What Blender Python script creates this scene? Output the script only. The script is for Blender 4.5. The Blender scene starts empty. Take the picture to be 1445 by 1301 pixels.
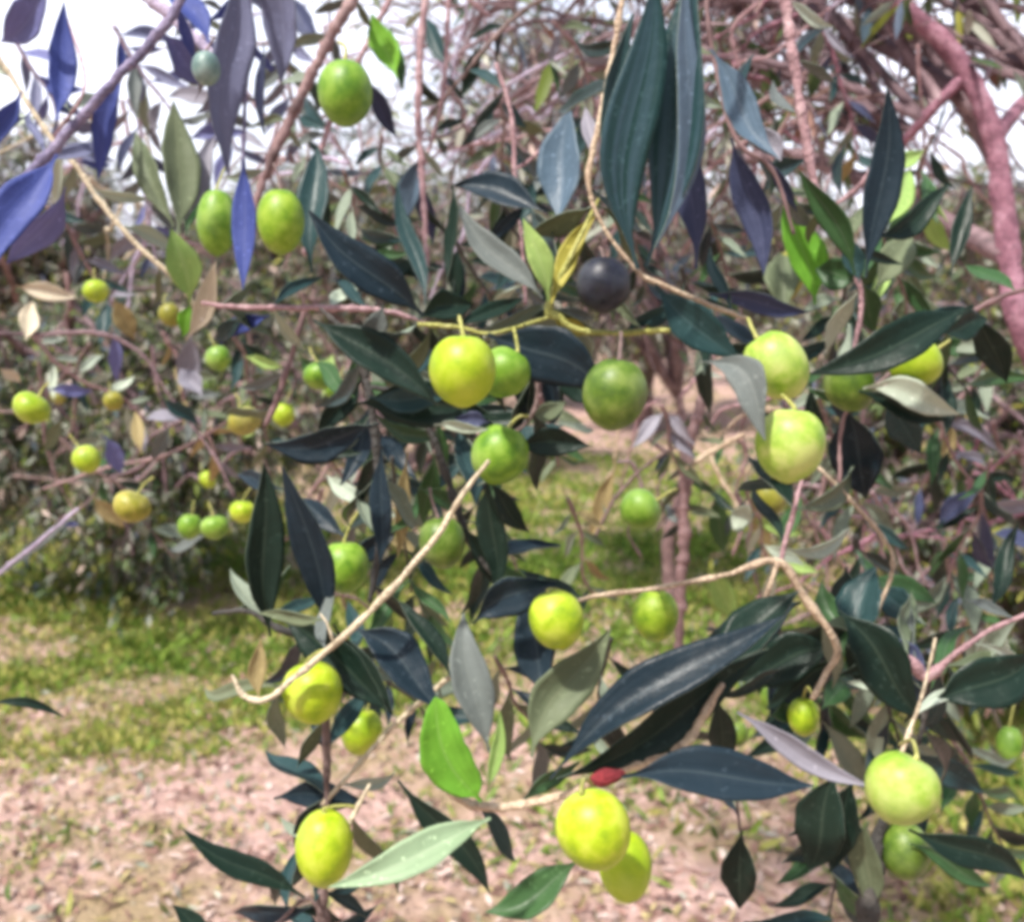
import bpy, math, random
import numpy as np
from mathutils import Vector

random.seed(7)
RNG = np.random.default_rng(7)
SC = bpy.context.scene
COL = SC.collection
R = math.radians

# ------------------------------------------------------------------ camera
F_PX = 1395.0                       # focal length in pixels of the 1445 px wide photograph
PITCH = R(10)
CAM = np.array([0.0, 0.0, 1.5])
RIGHT = np.array([1.0, 0.0, 0.0])
UP = np.array([0.0, math.sin(PITCH), math.cos(PITCH)])
FWD = np.array([0.0, math.cos(PITCH), -math.sin(PITCH)])

def P(x, y, d):
    return CAM + d * (FWD + RIGHT * ((x - 722.5) / F_PX) - UP * ((y - 650.5) / F_PX))

def GR(x, y):
    v = FWD + RIGHT * ((x - 722.5) / F_PX) - UP * ((y - 650.5) / F_PX)
    return CAM + v * (-CAM[2] / v[2])

cd = bpy.data.cameras.new('camera')
cam = bpy.data.objects.new('camera', cd); COL.objects.link(cam)
cam.location = CAM; cam.rotation_euler = (math.pi / 2 - PITCH, 0, 0)
cd.sensor_fit = 'HORIZONTAL'; cd.sensor_width = 36; cd.lens = F_PX / 1445 * 36
cd.clip_start = 0.02; cd.clip_end = 2000
cd.dof.use_dof = True; cd.dof.focus_distance = 0.33
LENS_MM = cd.lens
APERTURE = 0.0021
cd.dof.aperture_fstop = (LENS_MM / 1000) / APERTURE
SC.camera = cam

# ------------------------------------------------------------------ node helpers
def new_mat(name):
    m = bpy.data.materials.new(name); m.use_nodes = True
    nt = m.node_tree; nt.nodes.clear()
    return m, nt

def N(nt, typ, **kw):
    n = nt.nodes.new(typ)
    for k, v in kw.items():
        if k in n.inputs: n.inputs[k].default_value = v
        else: setattr(n, k, v)
    return n

def ramp(nt, src, stops):
    r = nt.nodes.new('ShaderNodeValToRGB')
    el = r.color_ramp.elements
    while len(el) < len(stops): el.new(0.5)
    for e, (p, c) in zip(el, stops):
        e.position = p; e.color = (c[0], c[1], c[2], 1)
    nt.links.new(src, r.inputs[0])
    return r.outputs['Color']

def mixc(nt, fac, a, b, mode='MIX'):
    m = nt.nodes.new('ShaderNodeMix'); m.data_type = 'RGBA'; m.blend_type = mode
    for sock, v in ((0, fac), (6, a), (7, b)):
        if isinstance(v, (int, float)): m.inputs[sock].default_value = v
        elif isinstance(v, tuple): m.inputs[sock].default_value = (*v[:3], 1)
        else: nt.links.new(v, m.inputs[sock])
    return m.outputs[2]

def noise(nt, scale, vec=None, detail=3, rough=0.55):
    n = N(nt, 'ShaderNodeTexNoise', Scale=scale, Detail=detail, Roughness=rough)
    if vec is not None: nt.links.new(vec, n.inputs['Vector'])
    return n.outputs['Fac']

def leaf_material(name, c1, c2, mid, rough=0.34, trans=0.10, tcol=None, spec=0.18, hero=True, sheen_streak=None):
    """c1/c2 vary over the blade and from leaf to leaf, mid colours the midrib line (UV x = .5)."""
    m, nt = new_mat(name); L = nt.links
    out = N(nt, 'ShaderNodeOutputMaterial')
    pr = N(nt, 'ShaderNodeBsdfPrincipled')
    pr.inputs['Roughness'].default_value = rough
    pr.inputs['Specular IOR Level'].default_value = spec
    geo = N(nt, 'ShaderNodeNewGeometry')
    if hero:
        oi = N(nt, 'ShaderNodeObjectInfo')
        tc = N(nt, 'ShaderNodeTexCoord')
        nz = noise(nt, 90, tc.outputs['Object'], 4)
        add = N(nt, 'ShaderNodeMath', operation='ADD'); L.new(nz, add.inputs[0]); L.new(oi.outputs['Random'], add.inputs[1])
        sc = N(nt, 'ShaderNodeMath', operation='MULTIPLY'); L.new(add.outputs[0], sc.inputs[0]); sc.inputs[1].default_value = 0.55
        sc.use_clamp = True
        colr = mixc(nt, sc.outputs[0], c1, c2)
        # blotches, dust
        sp = noise(nt, 420, tc.outputs['Object'], 2)
        colr = mixc(nt, ramp(nt, sp, [(0.62, (0, 0, 0)), (0.75, (0.45, 0.45, 0.45))]), colr, tuple(min(1, v * 2.2 + 0.03) for v in c2))
        # midrib
        uv = N(nt, 'ShaderNodeUVMap')
        sx = N(nt, 'ShaderNodeSeparateXYZ'); L.new(uv.outputs[0], sx.inputs[0])
        sb = N(nt, 'ShaderNodeMath', operation='SUBTRACT'); L.new(sx.outputs[0], sb.inputs[0]); sb.inputs[1].default_value = 0.5
        ab = N(nt, 'ShaderNodeMath', operation='ABSOLUTE'); L.new(sb.outputs[0], ab.inputs[0])
        # long streaks running with the blade, a glossy sheen painted into its colour
        mp = N(nt, 'ShaderNodeMapping'); mp.inputs['Scale'].default_value = (6, .8, 1); L.new(uv.outputs[0], mp.inputs[0])
        av = N(nt, 'ShaderNodeVectorMath', operation='ADD'); L.new(mp.outputs[0], av.inputs[0]); rm = N(nt, 'ShaderNodeMath', operation='MULTIPLY'); L.new(oi.outputs['Random'], rm.inputs[0]); rm.inputs[1].default_value = 61.0; L.new(rm.outputs[0], av.inputs[1])
        stk = noise(nt, 1.0, av.outputs[0], 4, 0.6)
        colr = mixc(nt, ramp(nt, stk, [(0.42, (0, 0, 0)), (0.88, (0.36, 0.36, 0.36))]), colr, sheen_streak or tuple(min(1, v * 1.7 + 0.012) for v in c2))
        mask = ramp(nt, ab.outputs[0], [(0.006, (0.32, 0.32, 0.32)), (0.045, (0, 0, 0))])
        colr = mixc(nt, mask, colr, mid)
        # faint side veins in the bump
        bp = N(nt, 'ShaderNodeBump', Strength=0.4, Distance=0.0008)
        nz2 = noise(nt, 260, tc.outputs['Object'], 3)
        hm = N(nt, 'ShaderNodeMath', operation='ADD'); L.new(nz2, hm.inputs[0])
        hm2 = N(nt, 'ShaderNodeMath', operation='MULTIPLY'); L.new(stk, hm2.inputs[0]); hm2.inputs[1].default_value = 0.8
        L.new(hm2.outputs[0], hm.inputs[1])
        L.new(hm.outputs[0], bp.inputs['Height']); L.new(bp.outputs[0], pr.inputs['Normal'])
        rr = N(nt, 'ShaderNodeMapRange'); L.new(nz2, rr.inputs[0]); rr.inputs[3].default_value = rough - 0.1; rr.inputs[4].default_value = rough + 0.16
        L.new(rr.outputs[0], pr.inputs['Roughness'])
    else:
        at = N(nt, 'ShaderNodeAttribute', attribute_name='rnd')
        colr = mixc(nt, at.outputs['Fac'], c1, c2)
    L.new(colr, pr.inputs['Base Color'])
    if trans > 0:
        tr = N(nt, 'ShaderNodeBsdfTranslucent')
        if tcol is None: L.new(colr, tr.inputs[0])
        else: tr.inputs[0].default_value = (*tcol, 1)
        mx = N(nt, 'ShaderNodeMixShader'); mx.inputs[0].default_value = trans
        L.new(pr.outputs[0], mx.inputs[1]); L.new(tr.outputs[0], mx.inputs[2])
        L.new(mx.outputs[0], out.inputs[0])
    else:
        L.new(pr.outputs[0], out.inputs[0])
    return m

MID = (0.20, 0.24, 0.17)
TWIGS = []
LM = {
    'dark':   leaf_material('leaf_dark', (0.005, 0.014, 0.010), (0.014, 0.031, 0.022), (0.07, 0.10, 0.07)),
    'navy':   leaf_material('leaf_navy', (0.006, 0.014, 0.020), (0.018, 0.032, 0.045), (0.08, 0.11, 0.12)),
    'green':  leaf_material('leaf_green', (0.025, 0.070, 0.030), (0.06, 0.13, 0.045), MID, trans=0.2),
    'bright': leaf_material('leaf_bright', (0.13, 0.36, 0.035), (0.22, 0.46, 0.05), (0.34, 0.52, 0.16), trans=0.3, rough=0.45),
    'lime':   leaf_material('leaf_lime', (0.28, 0.46, 0.13), (0.40, 0.54, 0.18), (0.5, 0.56, 0.3), trans=0.3, rough=0.45),
    'yellow': leaf_material('leaf_yellow', (0.34, 0.32, 0.05), (0.46, 0.42, 0.09), (0.5, 0.44, 0.2), trans=0.3, rough=0.45),
    'sheen_streak': leaf_material('leaf_sheen_streaked', (0.008, 0.030, 0.024), (0.02, 0.055, 0.060), (0.10, 0.16, 0.22), sheen_streak=(0.15, 0.23, 0.34)),  # lighter blue highlight streaks painted into the blade colour
    'blue':   leaf_material('leaf_flare_blue', (0.050, 0.070, 0.24), (0.085, 0.115, 0.36), (0.14, 0.17, 0.42), trans=0.3, rough=0.5),  # blue cast of lens flare painted into the leaf colour
    'flare_grey':   leaf_material('leaf_flare_grey', (0.12, 0.13, 0.22), (0.19, 0.20, 0.31), (0.26, 0.26, 0.38), trans=0.2, rough=0.5),  # greyer leaf colour, lifted to imitate the flare veil
    'flare_haze':   leaf_material('leaf_flare_haze', (0.14, 0.15, 0.32), (0.20, 0.21, 0.42), (0.26, 0.28, 0.48), trans=0.3, rough=0.5),  # pale flare haze mixed into the leaf colour
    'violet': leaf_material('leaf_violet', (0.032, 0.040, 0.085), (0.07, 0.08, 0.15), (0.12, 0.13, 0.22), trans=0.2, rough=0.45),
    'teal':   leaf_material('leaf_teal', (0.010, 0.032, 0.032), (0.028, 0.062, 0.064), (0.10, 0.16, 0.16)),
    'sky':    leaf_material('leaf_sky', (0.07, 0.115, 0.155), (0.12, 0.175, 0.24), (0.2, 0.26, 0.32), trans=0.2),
    'grey':   leaf_material('leaf_grey', (0.085, 0.10, 0.10), (0.14, 0.16, 0.15), (0.2, 0.22, 0.2), rough=0.5),
    'olive':  leaf_material('leaf_olive', (0.09, 0.12, 0.07), (0.16, 0.19, 0.11), (0.22, 0.24, 0.15), rough=0.5, trans=0.2),
    'silver': leaf_material('leaf_silver', (0.30, 0.36, 0.28), (0.44, 0.50, 0.40), (0.5, 0.52, 0.42), rough=0.55),
    'mint':   leaf_material('leaf_mint', (0.20, 0.29, 0.17), (0.32, 0.41, 0.26), (0.40, 0.46, 0.32), rough=0.55),
    'cream':  leaf_material('leaf_cream', (0.52, 0.45, 0.33), (0.66, 0.58, 0.44), (0.7, 0.6, 0.45), rough=0.6),
    'mauve':  leaf_material('leaf_mauve', (0.15, 0.145, 0.18), (0.26, 0.25, 0.29), (0.34, 0.32, 0.36), rough=0.5),
    'tan':    leaf_material('leaf_tan', (0.28, 0.22, 0.10), (0.38, 0.31, 0.15), (0.44, 0.36, 0.2), rough=0.6, trans=0.25),
    'under':  leaf_material('leaf_underside', (0.14, 0.18, 0.13), (0.22, 0.26, 0.2), (0.26, 0.28, 0.2), rough=0.6),
}
# background foliage, coloured by a per-leaf attribute
BG = {
    'top':    leaf_material('foliage_top', (0.026, 0.055, 0.022), (0.14, 0.20, 0.08), None, hero=False, trans=0.2, rough=0.45),
    'under':  leaf_material('foliage_under', (0.20, 0.23, 0.18), (0.50, 0.50, 0.42), None, hero=False, trans=0.15, rough=0.6),
    'warm':   leaf_material('foliage_warm', (0.12, 0.17, 0.03), (0.38, 0.38, 0.08), None, hero=False, trans=0.3, rough=0.5),
    'blue':   leaf_material('foliage_blue', (0.05, 0.08, 0.10), (0.15, 0.18, 0.26), None, hero=False, trans=0.2, rough=0.45),
    'brown':  leaf_material('foliage_brown', (0.08, 0.040, 0.035), (0.36, 0.21, 0.17), None, hero=False, trans=0.1, rough=0.7),
    'pale':   leaf_material('foliage_pale', (0.42, 0.31, 0.27), (0.70, 0.56, 0.50), None, hero=False, trans=0.1, rough=0.7),
    'straw':  leaf_material('foliage_straw', (0.26, 0.21, 0.09), (0.50, 0.42, 0.20), None, hero=False, trans=0.1, rough=0.7),
    'fresh':  leaf_material('grass_fresh', (0.06, 0.13, 0.022), (0.26, 0.37, 0.06), None, hero=False, trans=0.25, rough=0.5),
    'gold':   leaf_material('grass_gold', (0.26, 0.28, 0.06), (0.50, 0.46, 0.15), None, hero=False, trans=0.25, rough=0.5),
}

def bark_material(name, c1, c2, c3, scale=60, bump=0.8):
    m, nt = new_mat(name); L = nt.links
    out = N(nt, 'ShaderNodeOutputMaterial'); pr = N(nt, 'ShaderNodeBsdfPrincipled', Roughness=0.75)
    tc = N(nt, 'ShaderNodeTexCoord')
    a = noise(nt, scale, tc.outputs['Object'], 5, 0.65)
    b = noise(nt, scale * 5, tc.outputs['Object'], 3)
    col = ramp(nt, a, [(0.3, c1), (0.5, c2), (0.72, c3)])
    col = mixc(nt, ramp(nt, b, [(0.5, (0, 0, 0)), (0.7, (0.75, 0.75, 0.75))]), col, tuple(v * .6 for v in c1))
    L.new(col, pr.inputs['Base Color'])
    bp = N(nt, 'ShaderNodeBump', Strength=bump, Distance=0.002); L.new(b, bp.inputs['Height']); L.new(bp.outputs[0], pr.inputs['Normal'])
    L.new(pr.outputs[0], out.inputs[0])
    return m

BK = {
    'beige': bark_material('bark_beige', (0.34, 0.23, 0.16), (0.52, 0.40, 0.28), (0.66, 0.54, 0.40), 120),
    'cream': bark_material('bark_cream', (0.42, 0.34, 0.23), (0.60, 0.51, 0.36), (0.72, 0.64, 0.48), 120),
    'pink':  bark_material('bark_pink', (0.20, 0.11, 0.12), (0.37, 0.22, 0.235), (0.54, 0.38, 0.39), 90),
    'mauve': bark_material('bark_mauve', (0.10, 0.042, 0.062), (0.28, 0.12, 0.17), (0.50, 0.29, 0.36), 75, 1.0),
    'lilac': bark_material('bark_lilac', (0.34, 0.28, 0.40), (0.50, 0.42, 0.56), (0.62, 0.54, 0.66), 90),
    'slate': bark_material('bark_slate', (0.10, 0.09, 0.17), (0.20, 0.17, 0.28), (0.33, 0.28, 0.40), 90),
    'brown': bark_material('bark_brown', (0.09, 0.06, 0.055), (0.18, 0.12, 0.11), (0.30, 0.21, 0.19), 60),
    'dark':  bark_material('bark_dark', (0.022, 0.022, 0.020), (0.045, 0.042, 0.038), (0.09, 0.08, 0.07), 90),
    'lime':  bark_material('bark_lime', (0.30, 0.30, 0.06), (0.42, 0.42, 0.12), (0.52, 0.50, 0.22), 120),
    'twiggy': bark_material('bark_twiggy', (0.07, 0.040, 0.05), (0.19, 0.12, 0.135), (0.46, 0.34, 0.36), 9),
    'rosy':  bark_material('bark_rosy', (0.09, 0.05, 0.05), (0.21, 0.125, 0.125), (0.42, 0.29, 0.28), 12),
    'red':   bark_material('bark_red', (0.09, 0.008, 0.012), (0.20, 0.012, 0.02), (0.30, 0.03, 0.035), 200),
}

def olive_material(name, body, light, dark, speck=0.6):
    m, nt = new_mat(name); L = nt.links
    out = N(nt, 'ShaderNodeOutputMaterial')
    pr = N(nt, 'ShaderNodeBsdfPrincipled', Roughness=0.4)
    pr.inputs['Specular IOR Level'].default_value = 0.38
    pr.inputs['Subsurface Weight'].default_value = 0.12
    pr.inputs['Subsurface Scale'].default_value = 0.003
    pr.inputs['Subsurface Radius'].default_value = (0.6, 1.0, 0.2)
    tc = N(nt, 'ShaderNodeTexCoord'); oi = N(nt, 'ShaderNodeObjectInfo')
    off = N(nt, 'ShaderNodeVectorMath', operation='ADD')
    L.new(tc.outputs['Object'], off.inputs[0]); L.new(oi.outputs['Random'], off.inputs[1])
    a = noise(nt, 130, off.outputs[0], 4, 0.6)
    col = ramp(nt, a, [(0.36, dark), (0.49, body), (0.63, light)])
    vo = N(nt, 'ShaderNodeTexVoronoi', Scale=650.0); L.new(off.outputs[0], vo.inputs['Vector'])
    sm = ramp(nt, vo.outputs['Distance'], [(0.10, (speck, speck, speck)), (0.26, (0, 0, 0))])
    col = mixc(nt, sm, col, light)
    bl = noise(nt, 330, off.outputs[0], 3)
    col = mixc(nt, ramp(nt, bl, [(0.66, (0, 0, 0)), (0.74, (0.5, 0.5, 0.5))]), col, tuple(v * 0.5 for v in dark))
    dk = N(nt, 'ShaderNodeMapRange'); L.new(oi.outputs['Random'], dk.inputs[0]); dk.inputs[3].default_value = 0.0; dk.inputs[4].default_value = 0.5
    col = mixc(nt, dk.outputs[0], col, dark)
    bloom = noise(nt, 48, off.outputs[0], 2)
    col = mixc(nt, ramp(nt, bloom, [(0.52, (0, 0, 0)), (0.68, (0.35, 0.35, 0.35))]), col, tuple(min(.7, v * .8 + .10) for v in light))
    L.new(col, pr.inputs['Base Color'])
    bp = N(nt, 'ShaderNodeBump', Strength=0.12, Distance=0.0006); L.new(bl, bp.inputs['Height']); L.new(bp.outputs[0], pr.inputs['Normal'])
    rr = N(nt, 'ShaderNodeMapRange'); L.new(a, rr.inputs[0]); rr.inputs[3].default_value = 0.34; rr.inputs[4].default_value = 0.55
    L.new(rr.outputs[0], pr.inputs['Roughness'])
    L.new(pr.outputs[0], out.inputs[0])
    return m

OM = {
    'ripe':  olive_material('olive_yellow_green', (0.32, 0.44, 0.012), (0.44, 0.53, 0.05), (0.21, 0.33, 0.010)),
    'lemon': olive_material('olive_lemon', (0.36, 0.48, 0.010), (0.48, 0.56, 0.05), (0.25, 0.37, 0.008)),
    'pale':  olive_material('olive_pale', (0.32, 0.46, 0.06), (0.50, 0.56, 0.16), (0.20, 0.34, 0.03)),
    'green': olive_material('olive_green', (0.15, 0.29, 0.018), (0.25, 0.40, 0.05), (0.08, 0.19, 0.012)),
    'mid':   olive_material('olive_mid_green', (0.22, 0.35, 0.015), (0.33, 0.45, 0.05), (0.12, 0.24, 0.010)),
    'deep':  olive_material('olive_deep', (0.085, 0.155, 0.012), (0.16, 0.23, 0.04), (0.05, 0.10, 0.01)),
    'amber': olive_material('olive_amber', (0.25, 0.25, 0.02), (0.36, 0.32, 0.06), (0.17, 0.17, 0.02)),
    'black': olive_material('olive_black', (0.012, 0.014, 0.026), (0.03, 0.035, 0.05), (0.006, 0.007, 0.012), 0.2),
    'teal':  olive_material('olive_teal', (0.14, 0.22, 0.20), (0.22, 0.30, 0.28), (0.09, 0.15, 0.14), 0.3),
}

# ------------------------------------------------------------------ object helpers
def tag(o, label=None, cat=None, group=None, kind=None):
    if label: o['label'] = label
    if cat: o['category'] = cat
    if group: o['group'] = group
    if kind: o['kind'] = kind
    return o

def empty(name, loc):
    o = bpy.data.objects.new(name, None); COL.objects.link(o)
    o.location = tuple(loc); o.empty_display_size = 0.02
    return o

def mesh_obj(name, V, faces, mats, mi=None, parent=None, loc=None, uv=None, smooth=True, rnd=None):
    """V in world metres; loc is the origin (the parent's, when there is one)."""
    V = np.asarray(V, dtype=np.float64)
    o_loc = np.array(parent.location) if parent is not None else np.array(loc if loc is not None else (0, 0, 0))
    me = bpy.data.meshes.new(name)
    Vl = V - o_loc
    if isinstance(faces, tuple):            # (loop_vertex_index, loop_start) arrays
        lv, ls = faces
        me.vertices.add(len(Vl)); me.vertices.foreach_set('co', Vl.astype(np.float32).ravel())
        me.loops.add(len(lv)); me.loops.foreach_set('vertex_index', lv.astype(np.int32))
        me.polygons.add(len(ls)); me.polygons.foreach_set('loop_start', ls.astype(np.int32))
        me.update(calc_edges=True)
    else:
        me.from_pydata([tuple(v) for v in Vl], [], faces)
    for m in (mats if isinstance(mats, (list, tuple)) else [mats]): me.materials.append(m)
    n = len(me.polygons)
    if mi is not None: me.polygons.foreach_set('material_index', np.asarray(mi, dtype=np.int32))
    if smooth: me.polygons.foreach_set('use_smooth', np.ones(n, dtype=bool))
    if uv is not None:
        ul = me.uv_layers.new(name='UVMap')
        idx = np.empty(len(me.loops), dtype=np.int32); me.loops.foreach_get('vertex_index', idx)
        ul.data.foreach_set('uv', np.asarray(uv, dtype=np.float32)[idx].ravel())
    if rnd is not None:
        at = me.attributes.new('rnd', 'FLOAT', 'FACE'); at.data.foreach_set('value', np.asarray(rnd, dtype=np.float32))
    me.update()
    o = bpy.data.objects.new(name, me); COL.objects.link(o)
    if parent is not None: o.parent = parent
    else: o.location = tuple(o_loc)
    return o

def norm(v):
    return v / (np.linalg.norm(v) + 1e-12)

def spline(pts, rad, per=6):
    """Catmull-Rom through pts (k,3) with radii."""
    pts = np.asarray(pts, float); rad = np.asarray(rad, float)
    k = len(pts)
    if k == 2: per = max(per, 8)
    ext = np.vstack([2 * pts[0] - pts[1], pts, 2 * pts[-1] - pts[-2]])
    er = np.concatenate([[rad[0]], rad, [rad[-1]]])
    out, ro = [], []
    for i in range(1, k):
        p0, p1, p2, p3 = ext[i - 1], ext[i], ext[i + 1], ext[i + 2]
        for j in range(per):
            t = j / per
            out.append(0.5 * (2 * p1 + (p2 - p0) * t + (2 * p0 - 5 * p1 + 4 * p2 - p3) * t * t + (3 * p1 - p0 - 3 * p2 + p3) * t ** 3))
            ro.append(er[i] * (1 - t) + er[i + 1] * t)
    out.append(pts[-1]); ro.append(rad[-1])
    return np.array(out), np.array(ro)

def tube(pts, rad, sides=9, knob=0.12, rng=None, cap=True):
    pts = np.asarray(pts); n = len(pts)
    rng = rng or RNG
    tang = np.gradient(pts, axis=0); tang /= np.linalg.norm(tang, axis=1, keepdims=True) + 1e-12
    a = norm(np.cross(tang[0], np.array([0.31, 0.52, 0.79])))
    V, Fc = [], []
    for i in range(n):
        a = norm(a - tang[i] * np.dot(a, tang[i])); b = np.cross(tang[i], a)
        rr = rad[i] * (1 + rng.normal(0, knob))
        for s in range(sides):
            th = 2 * math.pi * s / sides
            q = rr * (1 + rng.normal(0, knob * 0.5))
            V.append(pts[i] + q * (math.cos(th) * a + math.sin(th) * b))
    for i in range(n - 1):
        for s in range(sides):
            s2 = (s + 1) % sides
            Fc.append((i * sides + s, i * sides + s2, (i + 1) * sides + s2, (i + 1) * sides + s))
    if cap:
        V.append(pts[0] - tang[0] * rad[0] * 0.4); V.append(pts[-1] + tang[-1] * rad[-1] * 0.7)
        c0, c1 = len(V) - 2, len(V) - 1
        for s in range(sides):
            s2 = (s + 1) % sides
            Fc.append((c0, s2, s)); Fc.append((c1, (n - 1) * sides + s, (n - 1) * sides + s2))
    return np.array(V), Fc

# ------------------------------------------------------------------ hero leaves
def leaf(parent, bx, by, tx, ty, w, mat, d=0.33, dt=0.0, roll=0, bend=0.0, bow=0.0, flip=False, fold=0.42, curl=0.0,
         label=None, blunt=0.0, wob=1.5, stalk=0.085, twist=None):
    """One olive leaf from its base to its tip: lanceolate, folded along the midrib, bowed, with a pale underside.
    w is the full width in photo pixels at mid length; bend bends it sideways, bow out of its plane (fractions of length)."""
    b = P(bx, by, d); t = P(tx, ty, d + dt)
    axis = t - b; Ln = np.linalg.norm(axis); ax = axis / Ln
    view = norm(CAM - (b + t) / 2)
    nrm = norm(view - ax * np.dot(view, ax))
    side = np.cross(ax, nrm)
    cr, sr = math.cos(R(roll)), math.sin(R(roll))
    nrm, side = nrm * cr + side * sr, side * cr - nrm * sr
    w_m = 0.94 * w * (d + dt / 2) / F_PX / max(abs(cr), 0.35)
    nl, nw = 16, 8
    rs = np.random.default_rng(int(abs(bx * 13 + by * 7 + tx * 3 + ty)) + 1)
    e = rs.uniform(-0.06, 0.06)
    ph = rs.uniform(0, 6.28, 4)
    tw = R(rs.choice([-1, 1]) * rs.uniform(8, 38)) if twist is None else R(twist)
    if bow == 0: bow = rs.uniform(-.07, .07)
    bend2 = rs.uniform(-.035, .035)
    nrm0, side0 = nrm, side
    V, UV = [], []
    for i in range(nl + 1):
        u = i / nl
        g = max(0.0, (u - stalk) / (1 - stalk))
        prof = (max(0.0, math.sin(math.pi * min(1, g ** (0.80 + e)))) ** (1.08 - 0.5 * blunt)) if g > 0 else 0
        prof = prof * (1 + 0.10 * math.sin(g * 2.2))
        hw = max(0.5 * w_m * prof * 0.98, 0.0)
        pet = 0.025 * w_m * (1 - u * 0.7) + 0.00025
        hw = max(hw, pet if u < 0.9 else 0.00005)
        ct, st = math.cos(tw * (u - .5)), math.sin(tw * (u - .5))
        nrm, side = nrm0 * ct + side0 * st, side0 * ct - nrm0 * st
        c = b + ax * (Ln * u) + side0 * (bend2 * Ln * math.sin(2 * math.pi * u)) + side0 * (bend * Ln * math.sin(math.pi * u)) + nrm0 * (bow * Ln * math.sin(math.pi * u) - curl * Ln * u * u * u)
        wavy = 0.03 * w_m * wob
        for j in range(nw + 1):
            s = (j / nw) * 2 - 1
            z = fold * abs(s) ** 1.4 * hw + wavy * math.sin(u * 9 + ph[0 if s < 0 else 1]) * s * s + wavy * .5 * math.sin(u * 21 + ph[2]) * s
            edge = 1 + 0.02 * wob * math.sin(u * 27 + ph[3] + s)
            V.append(c + side * (s * hw * edge) + nrm * z)
            UV.append((j / nw, u))
    n1 = len(V); th = 0.00035
    top = np.array(V)
    bot = top - nrm0 * th
    allv = np.vstack([top, bot]); UV = UV + UV
    faces, mi = [], []
    W = nw + 1
    for i in range(nl):
        for j in range(nw):
            a0, a1, a2, a3 = i * W + j, i * W + j + 1, (i + 1) * W + j + 1, (i + 1) * W + j
            faces.append((a0, a1, a2, a3)); mi.append(0)
            faces.append((n1 + a3, n1 + a2, n1 + a1, n1 + a0)); mi.append(1)
        for j in (0, nw):
            a0, a3 = i * W + j, (i + 1) * W + j
            faces.append((a0, a3, n1 + a3, n1 + a0) if j == 0 else (a3, a0, n1 + a0, n1 + a3)); mi.append(1)
    m1, m2 = LM[mat], LM['under']
    if mat in ('bright', 'lime', 'yellow', 'blue', 'flare_haze', 'mint', 'silver', 'cream', 'tan', 'mauve'): m2 = m1
    o = mesh_obj('leaf', allv, faces, [m2, m1] if flip else [m1, m2], mi, parent, uv=UV)
    if label: o['label'] = label
    return o

def twig(parent, pts, mat, name='twig', d=0.34, label=None, sides=9, knob=0.10):
    """pts: (x, y, full width px[, depth])"""
    if name == 'twig': TWIGS.append((parent, pts, mat, d))
    p3 = [P(q[0], q[1], q[3] if len(q) > 3 else d) for q in pts]
    r3 = [0.40 * q[2] * (q[3] if len(q) > 3 else d) / F_PX for q in pts]
    sp, sr = spline(p3, r3)
    # small kinks
    rs = np.random.default_rng(int(pts[0][0] * 3 + pts[0][1] + 5000))
    k = rs.normal(0, 1, sp.shape) * (sr[:, None] * 0.13); k[0] = 0; k[-1] = 0
    acc = np.concatenate([[0], np.cumsum(np.linalg.norm(np.diff(sp, axis=0), axis=1))])
    nn = max(3, int(acc[-1] / 0.0022)); tt = np.linspace(0, acc[-1], nn)
    sp2 = np.stack([np.interp(tt, acc, (sp + k)[:, i]) for i in range(3)], -1); sr2 = np.interp(tt, acc, sr)
    pos = 0.0
    while pos < acc[-1]:
        pos += rs.uniform(.010, .022)
        sr2 = sr2 * (1 + rs.uniform(.1, .38) * np.exp(-((tt - pos) / .0017) ** 2))
    V, Fc = tube(sp2, sr2, sides, knob, rs)
    o = mesh_obj(name, V, Fc, BK[mat], None, parent)
    if label: o['label'] = label
    return o

def branch(label, start, group=None):
    o = empty('olive_branch', P(*start))
    return tag(o, label, 'branch', group or 'leafy olive branches hanging in front')

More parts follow.
